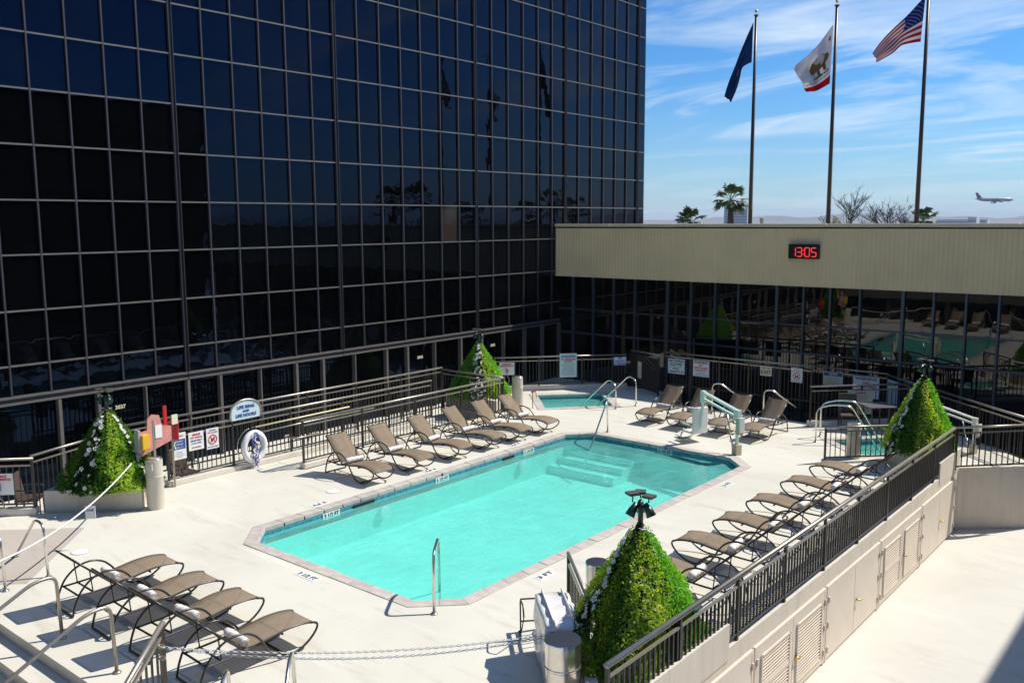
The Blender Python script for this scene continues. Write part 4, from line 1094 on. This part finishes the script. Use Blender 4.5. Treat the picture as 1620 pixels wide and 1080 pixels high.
sign('rules_sign', 'faded blue rules sign on the angled fence near the right topiary', (-7.85, 26.62, .62), R(-45), .55, .75, [('POOL RULES', .28, .08, 'ink_navy', .44)], 'sign_aqua', extra=fine_print(.18, -.3, .45, 10, 'ink_blue'))
sign('notice_sign', 'tall yellowed notice on the railing behind the right spa', (-8.12, 24.72, .63), math.atan2(2.07, 2.03), .72, .66, [('SPA RULES', .27, .06, 'ink_red', .3)], 'sign_cream', extra=fine_print(.2, -.28, .6, 14, 'ink_grey', 4))
RA = R(90)
sign('telephone_sign', 'white sign with blue telephone panel on the left railing', (-17.57, 10.0, .84), RA, .31, .58, [('EMERGENCY', .215, .04, 'ink_grey', .2), ('EMERGENCY', .10, .05, 'sign_white', .17), ('TELEPHONE', .035, .05, 'sign_white', .17), ('DIAL 911', -.03, .05, 'sign_white', .17)], extra=multi(lambda t: MB().box((.0, -.0055, .04), (.28, .004, .22)).build('panel', 'ink_blue', t), fine_print(-.13, -.24, .24, 4), lambda t: MB().tube(catmull([(-.10, -.010, .12), (-.125, -.010, .04), (-.10, -.010, -.05)], 4), .016, 6).build('handset', 'sign_white', t)))
sign('notice_sign', 'white sign with red and blue lines in the middle of three', (-17.57, 10.40, .88), RA, .36, .40, [('ADULTS', .14, .06, 'ink_red', .2), ('MUST SUPERVISE', .075, .05, 'ink_red', .29), ('CHILDREN UNDER 14', .01, .045, 'ink_blue', .29), ('AT ALL TIMES', -.05, .045, 'ink_blue', .24), ('NO DIVING', -.14, .045, 'ink_red', .22)])
sign('prohibition_sign', 'white sign with red no-glass ring on the left railing', (-17.57, 10.80, .86), RA, .30, .46, [('PLEASE', .185, .04, 'ink_blue', .16), ('NO GLASS', .135, .045, 'ink_red', .23), ('IN POOL AREA', -.185, .035, 'ink_blue', .25)], extra=seg_circle(-.02, .10))
lr = thing('life_ring_board', 'arched board reading life ring and life hooks above the left railing', 'sign', (-17.58, 11.68, 1.15), RA)
arc = [(-.40, 0, 0), (-.40, 0, .18)]+[(.40*math.cos(R(180-k*15)), 0, .18+.26*math.sin(R(180-k*15))) for k in range(1, 12)]+[(.40, 0, .18), (.40, 0, 0)]
MB().add([(p[0], -.008, p[2]) for p in arc]+[(p[0], .008, p[2]) for p in arc], [tuple(range(len(arc)-1, -1, -1)), tuple(range(len(arc), 2*len(arc)))]).build('board', 'sign_aqua', lr)
MB().tube(arc, .026, 8).build('frame', 'rail_paint', lr, True)
for s_, z, sz, w_ in (('LIFE RING', .28, .10, .46), ('AND', .185, .065, .18), ('LIFE HOOKS', .09, .10, .54)): lettering(s_, sz, 'ink_blue', lr, (0, -.014, z), (R(90), 0, 0), .003, w_)

# life ring, hook, emergency station
rg = thing('life_ring', 'white life ring with tangled blue and white rope on left railing', 'life ring', (-17.47, 11.78, .50), 0); rg.scale = (1, 1.0, 1.12)
tor = [(0.02, .27*math.cos(a*2*math.pi/28), .27*math.sin(a*2*math.pi/28)) for a in range(28)]
MB().tube(tor, .075, 10, closed=True).build('ring', 'ring_white', rg, True)
rnd = random.Random(9)
for k in range(9):
    pts_ = []; y0 = rnd.uniform(-.06, .10)
    for q in range(12):
        pts_.append((.11+rnd.uniform(-.02, .03), y0+.05*math.sin(q*1.3+k)+rnd.uniform(-.03, .03), .30-.075*q*(.5+.5*((k*37) % 10)/10)+rnd.uniform(-.02, .02)))
    MB().tube(catmull(pts_, 3), .010, 5).build('rope', 'rope_blue' if k % 2 else 'rope_white', rg, True)
hk = thing('life_hook', 'pale yellow rescue pole with looped hook on the left railing', 'rescue pole', (-17.50, 11.8, .93), 0)
MB().tube([(0, 0, 0), (0, 2.85, .02)], .020, 8).build('pole', 'pole_yellow', hk, True)
MB().tube(catmull([(0, 0, 0), (.0, -.22, -.04), (.02, -.42, -.25), (.03, -.44, -.52), (.03, -.34, -.68), (.03, -.22, -.62)], 5), .011, 7).build('hook', 'stainless', hk, True)
MB().tube([(0, -.10, -.01), (0, .06, 0)], .024, 8).build('grip', 'ink_black', hk, True)
es = thing('emergency_board', 'pinkish emergency board with yellow box beside the leftmost topiary', 'sign', (-16.72, 8.98, 0), R(95))
MB().box((0, .02, .85), (.05, .05, 1.7)).build('post', 'rail_paint', es)
MB().add([(-.32, 0, 1.02), (.40, 0, 1.22), (.40, 0, 1.52), (.20, 0, 1.56), (.14, 0, 1.78), (-.02, 0, 1.82), (-.12, 0, 1.74), (-.14, 0, 1.52), (-.32, 0, 1.5)]+[(x_, .03, z_) for x_, z_ in ((-.32, 1.02), (.40, 1.22), (.40, 1.52), (.20, 1.56), (.14, 1.78), (-.02, 1.82), (-.12, 1.74), (-.14, 1.52), (-.32, 1.5))],
         [(0, 1, 2, 3, 4, 5, 6, 7, 8), (17, 16, 15, 14, 13, 12, 11, 10, 9)]+[(i, 9+i, 9+(i+1) % 9, (i+1) % 9) for i in range(9)]).build('board', 'pink_board', es)
MB().box((-.25, -.06, 1.32), (.16, .12, .30)).build('yellow_box', 'yellow_plastic', es, bevel=.015)
MB().box((-.36, 0, 1.34), (.06, .14, .46)).build('side_plate', 'grey_box', es, bevel=.01)
MB().box((.10, -.012, 1.46), (.15, .012, .26)).build('label_plate', 'sign_white', es)
MB().box((.30, .05, 1.66), (.08, .04, .56)).build('red_marker', 'red_plastic', es, bevel=.008)
MB().box((.52, .05, 1.62), (.14, .02, .20)).build('small_plate', 'sign_cream', es)
ab = thing('alarm_box', 'red alarm box on a thin post at the start of the left railing', 'alarm box', (-17.45, 9.78, 0), R(60))
MB().box((0, .04, .7), (.04, .04, 1.4)).build('post', 'rail_paint', ab)
MB().box((0, -.04, 1.22), (.27, .16, .34)).build('case', 'red_plastic', ab, bevel=.02)
MB().box((0, -.125, 1.22), (.02, .02, .30)).build('seam', 'plane_red', ab)
MB().bar((-.14, -.04, 1.40), (0, -.04, 1.47), .16, .02).bar((0, -.04, 1.47), (.14, -.04, 1.40), .16, .02).build('roof', 'red_plastic', ab)

# ropes and chains
rope = thing('rope_barrier', 'white rope with a small tag strung across the wading area at left', 'rope', (-16.45, 8.35, 1.0))
a_, b_ = Vector((0, 0, 0)), Vector((3.15, -3.7, -.12)); pts_ = []
for k in range(25):
    u = k/24; pts_.append(a_.lerp(b_, u)+Vector((0, 0, -.38*4*u*(1-u)*.55)))
MB().tube(pts_, .014, 6).build('rope', 'rope_white', rope, True)
q_ = pts_[9]; MB().box((q_.x, q_.y, q_.z-.13), (.17, .01, .22), rz=R(45)).build('tag', 'sign_white', rope)
lettering('CLOSED', .05, 'ink_blue', rope, (q_.x+.008, q_.y-.008, q_.z-.09), (R(90), 0, R(45)), 0, .13)
ch = thing('barrier_chain', 'white double chain sagging across the bottom of the picture', 'chain', (-9.45, 5.0, .72))
link_me = MB().tube([(.030*math.cos(a*math.pi/4)*(1.0), .016*math.sin(a*math.pi/4), 0) for a in range(8)], .0055, 5, closed=True).mesh('chain_link', 'rope_white', True)
cm = MB()
for sidx, (dy, sag) in enumerate(((0, .17), (.05, .25))):
    A_, B_ = Vector((.06, 0, .03)), Vector((3.62, 3.45, .06)); N_ = 110
    for k in range(N_):
        u = k/(N_-1); p = A_.lerp(B_, u)+Vector((0, 0, -sag*4*u*(1-u))); u2 = min(u+.01, 1)
        d = (A_.lerp(B_, u2)+Vector((0, 0, -sag*4*u2*(1-u2)))-p)
        if d.length < 1e-6: d = Vector((1, 1, 0))
        rot = d.to_track_quat('X', 'Z').to_matrix() @ Matrix.Rotation(R(90*(k % 2)), 3, 'X')
        ring = [p+rot @ Vector((.028*math.cos(a*math.pi/4), .013*math.sin(a*math.pi/4), 0)) for a in range(8)]
        cm.tube(ring, .0048, 4, closed=True)
o = cm.build('chain_links', 'rope_white', ch, True); o['kind'] = 'stuff'
for z_ in (.0, -.14):
    MB().tube([(.03+.045*math.cos(a*math.pi/5)*1.1, 0+.03*math.sin(a*math.pi/5), z_+.03) for a in range(10)], .013, 6, closed=True).build('shackle', 'rail_paint', ch, True)

# deck fittings: drains and depth markers
for x_, y_, lab in ((-14.58, 11.71, 'round white skimmer lid on the deck near the first left lounger'), (-15.22, 6.72, 'round white skimmer lid on the deck near the wading area')):
    t = thing('skimmer_lid', lab, 'lid', (x_, y_, 0)); MB().lathe([(.14, .001), (.14, .008), (.12, .012), (.001, .012)], n=24).build('disc', 'sign_white', t); MB().lathe([(.155, .001), (.155, .005), (.142, .005)], n=24).build('ring', 'grout', t)
def depth(label, x, y, rz, s_, w=.46):
    t = thing('depth_marker', label, 'depth marker', (x, y, .0), rz)
    k = max(2, len(s_)); tw = w/3
    for i in range(3): MB().box(((i-1)*tw, 0, .003), (tw-.006, .15, .006)).build('tile', 'sign_white', t)
    lettering(s_, .13, 'ink_navy', t, (0, 0, .008), (0, 0, 0), .003, w*.86)
depth('depth marker tile on the deck at the near short pool edge', -11.30, 8.50, 0, '3 1/2 FT', .50)
depth('depth marker tile on the deck by the right pool edge, near bin', -8.38, 10.92, R(90), '3 FT', .40)
depth('depth marker tile on the deck by the right pool edge, far end', -8.38, 17.3, R(90), '3 FT', .36)
depth('depth marker tile on the left deck before the first lounger', -14.12, 10.98, R(-90), '3 FT', .40)
depth('depth marker tile on the left deck by the third lounger', -14.12, 14.13, R(-90), '3 FT', .40)
depth('depth marker tile on the left deck by the last lounger', -14.12, 17.16, R(-90), '3 FT', .40)
def wmark(c, rz, s_, lab):
    t = thing('depth_marker', lab, 'depth marker', c, rz); MB().box((0, 0, 0), (.42, .008, .13)).build('tile', 'sign_white', t); lettering(s_, .11, 'ink_navy', t, (0, -.006, 0), (R(90), 0, 0), .003, .36)
wmark((-13.722, 10.96, -.125), R(90), '3 1/2 FT', 'depth tile on the left pool wall nearest the viewer')
wmark((-13.722, 14.10, -.125), R(90), '3 1/2 FT', 'depth tile on the left pool wall, middle one')
wmark((-13.722, 17.21, -.125), R(90), '3 1/2 FT', 'depth tile on the left pool wall, farthest one')
wmark((-11.05, 19.295, -.125), 0, '3 1/2 FT', 'depth tile on the far pool wall below the lift')
wmark((-16.95, 23.38, -.155), math.atan2(1.54, 1.43), '3 FT', 'depth tile on the back wall of the far left spa')

# patio furniture in the shade
def patio_chair(label, loc, rz):
    t = thing('patio_chair', label, 'chair', loc, rz, 'patio chairs')
    MB().box((0, 0, .42), (.48, .46, .05)).build('seat', 'patio_brown', t, bevel=.015)
    MB().box((0, .23, .70), (.48, .05, .52), rx=R(-10)).build('backrest', 'patio_brown', t, bevel=.02)
    for sx in (-1, 1):
        for sy in (-1, 1): MB().bar((sx*.22, sy*.2, 0), (sx*.21, sy*.19, .42), .03, .03).build('leg', 'bronze_frame', t)
        MB().tube(fillet([(sx*.25, -.2, .42), (sx*.25, -.2, .63), (sx*.25, .22, .66)], .06), .014, 6).build('armrest', 'bronze_frame', t, True)
    return t
patio_chair('brown patio chair in the shade left of the small grey table', (-8.15, 23.95, 0), R(30))
patio_chair('brown patio chair in the shade right of the small grey table', (-7.1, 24.85, 0), R(-60))
patio_chair('dark patio chair behind the far left railing', (-19.35, 7.6, -.49), R(140))
patio_chair('dark patio chair behind the left railing near the topiary', (-18.45, 10.6, -.45), R(100))
pt = thing('patio_table', 'small grey patio table in the shade behind the right spa', 'table', (-7.55, 24.3, 0))
MB().box((0, 0, .70), (.75, .75, .03), rz=R(45)).build('table_top', 'patio_table', pt, bevel=.008)
for k in range(4): MB().bar((.3*math.cos(R(90*k)), .3*math.sin(R(90*k)), 0), (.34*math.cos(R(90*k)), .34*math.sin(R(90*k)), .69), .03, .03).build('leg', 'bronze_frame', pt)
v_ = thing('hose_valve', 'small rusty valve pipe beside the far spa trash can', 'valve', (-16.55, 20.95, 0))
MB().tube(fillet([(0, 0, 0), (0, 0, .5), (.02, .12, .52), (.02, .16, .3)], .05), .012, 6).build('pipe', 'pole_bronze', v_, True)
MB().box((0, .02, .5), (.05, .12, .06)).build('valve_body', 'plane_red', v_, bevel=.01)

# ------------------------------------------------------------------ flagpoles and flags on the pavilion roof
def bil(grid, u, v):      # grid: list of (u, (top a,b), (bottom a,b))
    for i in range(len(grid)-1):
        if grid[i][0] <= u <= grid[i+1][0] or i == len(grid)-2:
            t = (u-grid[i][0])/(grid[i+1][0]-grid[i][0]); break
    def cr(k):
        g_ = [Vector(q[k]) for q in grid]; a, b, c, d = g_[max(i-1, 0)], g_[i], g_[i+1], g_[min(i+2, len(g_)-1)]
        return .5*((2*b)+(c-a)*t+(2*a-5*b+4*c-d)*t*t+(3*b-a-3*c+d)*t**3)
    return cr(1).lerp(cr(2), v)
FD = Vector((-.772, -.636, 0)); FN = Vector((-.636, .772, 0))
def flag(name, label, px, ztop, dist, grid, colour, NU, NV, mats, wave, decals=None):
    t = thing(name, label, 'flag', (px, 33.7, ztop))
    ppm = 1426.3/dist
    gr = [(u, ((gx0-a[0])/ppm, (gy0-a[1])/ppm), ((gx0-b[0])/ppm, (gy0-b[1])/ppm)) for gx0, gy0 in [grid[0][1]] for u, a, b in grid]
    def surf(u, v, off=0.0):
        q = bil(gr, u, v)
        w = wave*(math.sin(u*9+v*5.5)*.55+math.sin(u*17-v*9)*.25+math.sin(v*13+u*3)*.35)*min(1, u*3)
        return FD*(q.x+.05)+Vector((0, 0, q.y))+FN*(w+off+u*.15)
    mb = MB(); vs_ = [surf(i/NU, j/NV) for i in range(NU+1) for j in range(NV+1)]
    k = len(mb.v); mb.v += [tuple(p) for p in vs_]
    for i in range(NU):
        for j in range(NV):
            mb.f.append((i*(NV+1)+j, (i+1)*(NV+1)+j, (i+1)*(NV+1)+j+1, i*(NV+1)+j+1)); mb.m.append(colour((i+.5)/NU, (j+.5)/NV))
    o = mb.build('cloth', mats, t, True); so = o.modifiers.new('s', 'SOLIDIFY'); so.thickness = .006; so.offset = 0
    if decals: decals(t, surf)
    return t
def pole(label, x, ztop, r0=.085, r1=.05):
    t = thing('flagpole', label, 'flagpole', (x, 33.7, 5.2), 0, 'flagpoles on the roof')
    MB().tube([(0, 0, 0), (0, 0, ztop-5.2)], [r0, r1], 12).build('shaft', 'pole_bronze', t, True)
    MB().lathe([(.05, 0), (.09, .02), (.09, .05), (.04, .06)], c=(0, 0, ztop-5.2-.02), n=10).build('truck', 'pole_bronze', t)
    MB().lathe([(.002, 0), (.045, .02), (.062, .062), (.045, .105), (.002, .125)], c=(0, 0, ztop-5.2+.1), n=12).build('finial_ball', 'gold', t, True)
    MB().tube([(.07, -.05, ztop-5.3), (.09, -.06, .8)], .006, 4).build('halyard', 'rope_white', t)
pole('leftmost flagpole on the roof, carrying the navy flag', -15.66, 13.35)
pole('middle flagpole on the roof, carrying the white bear flag', -12.55, 13.25)
pole('rightmost flagpole on the roof, carrying the striped flag', -9.42, 13.6)
def us_col(u, v):
    if u < .40 and v < 7/13: return 2
    return 0 if int(v*13) % 2 == 0 else 1
def us_stars(t, surf):
    mb = MB()
    for r_ in range(9):
        for c_ in range(6 if r_ % 2 == 0 else 5):
            u0, v0 = (.036+.066*c_+(0 if r_ % 2 == 0 else .033)), (.055+.053*r_)
            for off in (.006, -.006):
                pts_ = [surf(u0+.014*math.cos(a*math.pi/5+.3)*(1 if a % 2 == 0 else .45), v0+.022*math.sin(a*math.pi/5+.3)*(1 if a % 2 == 0 else .45), off) for a in range(10)]
                mb.add(pts_, [tuple(range(10))])
    o = mb.build('stars', 'flag_white', t); o['kind'] = 'stuff'
flag('striped_flag', 'red and white striped flag with blue starred canton on rightmost pole', -9.47, 13.12, 31.2,
     [(0, (1466, 0), (1462, 69)), (.36, (1440, 29), (1436, 73)), (.68, (1413, 55), (1420, 86)), (1, (1390, 86), (1399, 98))], us_col, 40, 39, ['flag_red', 'flag_white', 'flag_blue'], .10, us_stars)
def ca_col(u, v): return 1 if v > .86 else 0
def ca_decals(t, surf):
    bear = [(.20, .46), (.24, .38), (.31, .36), (.38, .30), (.50, .28), (.62, .32), (.68, .42), (.68, .54), (.66, .66), (.60, .66), (.60, .56), (.52, .54), (.50, .60), (.47, .66), (.42, .66), (.43, .56), (.36, .54), (.33, .64), (.27, .64), (.29, .52), (.24, .50)]
    for off in (.010, -.010):
        MB().add([surf(u, v, off) for u, v in [(.40+(u-.44)*1.15, .48+(v-.48)*1.15) for u, v in bear]], [tuple(range(len(bear)))]).build('bear', 'flag_bear', t)
        MB().add([surf(.12+.56*i/8, .69+.01*math.sin(i), off) for i in range(9)]+[surf(.68-.56*i/8, .73, off) for i in range(9)], [tuple(range(18))]).build('grass_plot', 'flag_green', t)
        MB().add([surf(.10+.04*math.cos(a*math.pi/5-.3)*(1 if a % 2 == 0 else .45), .18+.06*math.sin(a*math.pi/5-.3)*(1 if a % 2 == 0 else .45), off) for a in range(10)], [tuple(range(10))]).build('star', 'flag_red', t)
        me = text_mesh('CALIFORNIA REPUBLIC', .1, depth=0)
        xs = [v.co.x for v in me.vertices]; w = max(xs)-min(xs)
        for v in me.vertices:
            v.co = surf(.5+v.co.x/w*.80, .79-v.co.y*.62, off)
        me.materials.clear(); me.materials.append(M['ink_black']); link('lettering', me, t)
flag('bear_flag', 'white flag with brown bear and red stripe on the middle pole', -12.60, 12.62, 33.6,
     [(0, (1318, 34), (1316, 123)), (.33, (1300, 60), (1306, 129)), (.66, (1282, 79), (1295, 134)), (1, (1259, 98), (1283, 134))], ca_col, 36, 28, ['flag_white', 'flag_red'], .12, ca_decals)
def bl_marks(t, surf):
    for off in (.010, -.010):
        mb = MB()
        for (u0, v0, du, dv) in ((.36, .25, .03, .18), (.41, .28, .025, .16), (.52, .55, .10, .06), (.64, .5, .05, .22), (.70, .55, .04, .2)):
            mb.add([surf(u0, v0, off), surf(u0+du, v0, off), surf(u0+du, v0+dv, off), surf(u0, v0+dv, off)], [(0, 1, 2, 3)])
        mb.build('emblem', 'flag_mark', t)
flag('navy_flag', 'drooping navy blue flag on the leftmost pole', -15.71, 13.12, 35.6,
     [(0, (1189, 31), (1188, 91)), (.33, (1175, 65), (1175, 99)), (.66, (1161, 102), (1169, 124)), (1, (1148.5, 142), (1160, 150))], lambda u, v: 0, 30, 16, ['flag_navy'], .12, bl_marks)

# ------------------------------------------------------------------ palms, bare trees, far things
def palm(label, x, y, zc, r=1.75, seed=1, ground=-7.5, n=30):
    t = thing('palm_tree', label, 'palm tree', (x, y, ground), 0, 'fan palms'); rnd = random.Random(seed)
    H_ = zc-ground
    pr = [.38-.10*k/9+.02*math.sin(k*2.1) for k in range(10)]; pr[-2] = .24; pr[-3] = .33; pr[-4] = .38; pr[-1] = .14
    MB().tube([(0.15*math.sin(k*.3), 0, H_*k/9) for k in range(10)], pr, 10).build('trunk', 'palm_bark', t, True)
    top = Vector((.15*math.sin(2.7), 0, H_)); mb = MB()
    for k in range(n):
        az = rnd.uniform(0, 6.28); el = rnd.uniform(-.75, 1.25); L = r*rnd.uniform(.45, .62)
        d = Vector((math.cos(az)*math.cos(el), math.sin(az)*math.cos(el), math.sin(el)))
        e = top+d*L; side = d.cross(Vector((0, 0, 1)));
        side = side.normalized() if side.length > .01 else Vector((1, 0, 0))
        up = side.cross(d)
        mb.tube([top, top.lerp(e, .5)+up*.03, e], .016, 4)
        m_ = 1 if el < -.45 and rnd.random() < .6 else 0
        for b in range(13):
            an = R(-80+160*b/12)+rnd.gauss(0, .05); bd = (d*math.cos(an)+side*math.sin(an)).normalized(); bl = r*.55*rnd.uniform(.8, 1.1)*(.75+.25*math.cos(an))
            w = bd.cross(up).normalized()*.075; tip = e+bd*bl+Vector((0, 0, -bl*rnd.uniform(.12, .4))); md = e+bd*bl*.55+up*.03
            mb.add([e, md+w, tip, md-w], [(0, 1, 2, 3)], m_)
    mb.build('crown', ['palm_leaf', 'palm_leaf_dry'], t)
def along(slope, Y): return slope*Y
palm('tall fan palm standing beyond the roof, left of the leftmost flagpole', -.491*62, 62, 7.0, 1.42, 1, n=34)
palm('low fan palm crown peeking over the roof at the tower edge', -.543*62, 62, 5.45, 1.30, 2)
palm('low fan palm crown behind the foot of the rightmost flagpole', -.274*60, 60, 5.45, 1.0, 3)
for k, (x_, y_) in enumerate(((14, 52), (19, 60), (22, 70), (17, 79), (24, 92), (9, 64))):
    palm(['nearest', 'second', 'third', 'fourth', 'fifth', 'sixth'][k]+' fan palm outside the picture, mirrored in the tower glass', x_, y_, 6.9+.9*math.sin(k*2.3), 1.9, 10+k, n=24)
def bare_tree(label, x, y, h, seed, ground=-7.5):
    t = thing('bare_tree', label, 'tree', (x, y, ground), 0, 'leafless trees'); rnd = random.Random(seed)
    mb = MB(); tr = MB(); H0 = 5.6-ground-2.2
    tr.tube([(0, 0, 0), (.1, 0, H0*.5), (0, .1, H0)], [.28, .2, .16], 8); tr.build('trunk', 'bark', t, True)
    def br(p, d, L, r_, lev):
        pts_ = [p]; q = p.copy(); dd = d.copy()
        for k in range(3):
            dd = (dd+Vector((rnd.gauss(0, .12), rnd.gauss(0, .12), .10))).normalized(); q = q+dd*L/3; pts_.append(q.copy())
        mb.tube(pts_, [r_, r_*.85, r_*.7, r_*.55], 5 if lev < 2 else 3)
        if lev < 4:
            for k in range(rnd.choice((3, 4, 4)) if lev else 7):
                s_ = pts_[rnd.choice((1, 2, 2, 3, 3))]
                nd = (dd+Vector((rnd.gauss(0, .75), rnd.gauss(0, .75), rnd.gauss(.1, .35)))).normalized()
                br(s_, nd, L*rnd.uniform(.55, .8), r_*.6, lev+1)
    br(Vector((0, .1, H0)), Vector((0, 0, 1)), h*.38, .085, 0)
    mb.build('crown', 'bark', t)
bare_tree('leafless tree beyond the roof, left of the pair', -.349*75, 75, 5.4, 4)
bare_tree('leafless tree beyond the roof, right of the pair', -.312*75, 75, 5.0, 8)
bare_tree('low leafless bush crown beyond the roof left of the leafless pair', -.366*70, 70, 3.0, 12)
bare_tree('low leafless bush crown beyond the roof beside the rightmost pole', -.292*78, 78, 3.2, 15)
blk = thing('far_tower_block', 'pale office block far away behind the tall palm', 'building', (-.481*1100, 1100, -7.5), R(15))
MB().box((0, 0, 16.5), (30, 22, 33)).build('wall', 'far_block', blk)
for i in range(9): MB().box((0, -11.1, 3+3.4*i), (28, .3, 1.8)).build('window_band', 'far_glass', blk)
MB().box((0, 0, 34), (10, 8, 2)).build('roof_plant', 'far_block', blk)
for k, (sl, Y, w, h) in enumerate(((-.235, 1900, 90, 11.5), (-.225, 1500, 12, 15.5))):
    fb_ = thing('far_building', ['long low building far off below the airliner', 'tiny far control tower on the horizon at right'][k], 'building', (sl*Y, Y, -7.5))
    MB().box((0, 0, h/2), (w, 20, h)).build('wall', 'far_block', fb_); MB().box((0, -10.2, h*.6), (w*.9, .3, h*.25)).build('window_band', 'far_glass', fb_)
hl = MB(); rnd = random.Random(2); ring = []
for k in range(241):
    a = R(-60+120*k/240+ 90); d = 9000+600*math.sin(k*.3)
    hgt = 28+22*math.sin(k*.13)+14*math.sin(k*.37+1)+9*math.sin(k*.9+2)+rnd.uniform(-4, 4)
    ring.append((d*math.cos(a), d*math.sin(a), max(hgt, 6)))
vs_ = []
for p in ring: vs_ += [(p[0]*.93, p[1]*.93, -8), (p[0], p[1], p[2]), (p[0]*1.08, p[1]*1.08, -8)]
hl.add(vs_, [(3*i, 3*i+3, 3*i+4, 3*i+1) for i in range(240)]+[(3*i+1, 3*i+4, 3*i+5, 3*i+2) for i in range(240)])
struct(hl.build('hills', 'hill', None, True))
# airliner on approach
Yp = 1040; pr_ = (-.2075*Yp, Yp, 5.6+.0185*Yp)
ap = thing('airliner', 'haze-grey twin-engine airliner with striped tail descending at right', 'airplane', pr_, math.atan2(CR.y, CR.x))
prof = [(-19.5, .15, .9), (-17.5, .7, .6), (-13, 1.6, .15), (-8, 1.95, 0), (8, 1.95, 0), (14, 1.9, 0), (17, 1.45, -.15), (18.8, .75, -.4), (19.4, .1, -.55)]
MB().tube([(x_, 0, z_) for x_, r_, z_ in prof], [r_ for _, r_, _ in prof], 14).build('fuselage', 'plane_hazed', ap, True)
for sg in (-1, 1):
    MB().add([(4.5, sg*1.5, -1.0), (-2.5, sg*1.5, -1.0), (-6.5, sg*17, .6), (-5, sg*17, .6), (4.5, sg*1.5, -.6), (-2.5, sg*1.5, -.7), (-6.5, sg*17, .75), (-5, sg*17, .75)], [(0, 1, 2, 3), (4, 7, 6, 5), (0, 3, 7, 4), (1, 5, 6, 2), (2, 6, 7, 3), (0, 4, 5, 1)]).build('wing', 'plane_dark', ap)
    MB().add([(-14, sg*.6, .8), (-17.5, sg*.6, .8), (-19.5, sg*6, 1.2), (-18, sg*6, 1.2), (-14, sg*.6, 1.0), (-17.5, sg*.6, 1.0), (-19.5, sg*6, 1.3), (-18, sg*6, 1.3)], [(0, 1, 2, 3), (4, 7, 6, 5), (0, 3, 7, 4), (1, 5, 6, 2), (2, 6, 7, 3), (0, 4, 5, 1)]).build('tailplane', 'plane_hazed', ap)
    MB().tube([(5.5, sg*5.8, -1.9), (4.5, sg*5.8, -1.9), (1.2, sg*5.8, -1.8)], [1.0, 1.1, .7], 12).build('engine', 'plane_hazed', ap, True)
    MB().tube([(-1.0, sg*3, -1), (-1.0, sg*3, -3.2)], .2, 6).tube([(-1.9, sg*3, -3.4), (-.1, sg*3, -3.4)], .5, 8).build('landing_gear', 'plane_dark', ap)
MB().tube([(14.5, 0, -1.5), (14.5, 0, -3.2)], .18, 6).build('landing_gear', 'plane_dark', ap)
for k in range(5):
    z0, z1 = 1.4+1.15*k, 1.4+1.15*(k+1)
    def xf(z): return -12.2-(z-1.4)*.95
    def xb(z): return -17.8-(z-1.4)*.38
    MB().add([(xf(z0), -.15, z0), (xb(z0), -.15, z0), (xb(z1), -.12, z1), (xf(z1), -.12, z1), (xf(z0), .15, z0), (xb(z0), .15, z0), (xb(z1), .12, z1), (xf(z1), .12, z1)], [(0, 1, 2, 3), (7, 6, 5, 4), (0, 3, 7, 4), (1, 5, 6, 2), (2, 6, 7, 3), (0, 4, 5, 1)]).build('tail_fin', 'plane_red' if k % 2 == 0 else 'plane_dark', ap)

# ------------------------------------------------------------------ the air: thin even haze round the whole place
hz = MB().box((0, 2500, 32), (19000, 23600, 84)).build('haze', 'ground')
hz.data.materials.clear()
_hm = bpy.data.materials.new('haze'); _hm.use_nodes = True
_hn, _hl = _hm.node_tree.nodes, _hm.node_tree.links
_hn.clear()
_ho = _hn.new('ShaderNodeOutputMaterial'); _hv = _hn.new('ShaderNodeVolumePrincipled')
_hv.inputs['Color'].default_value = (.80, .88, 1.0, 1); _hv.inputs['Density'].default_value = .0001
_hl.new(_hv.outputs[0], _ho.inputs['Volume'])
hz.data.materials.append(_hm)
hz['kind'] = 'stuff'
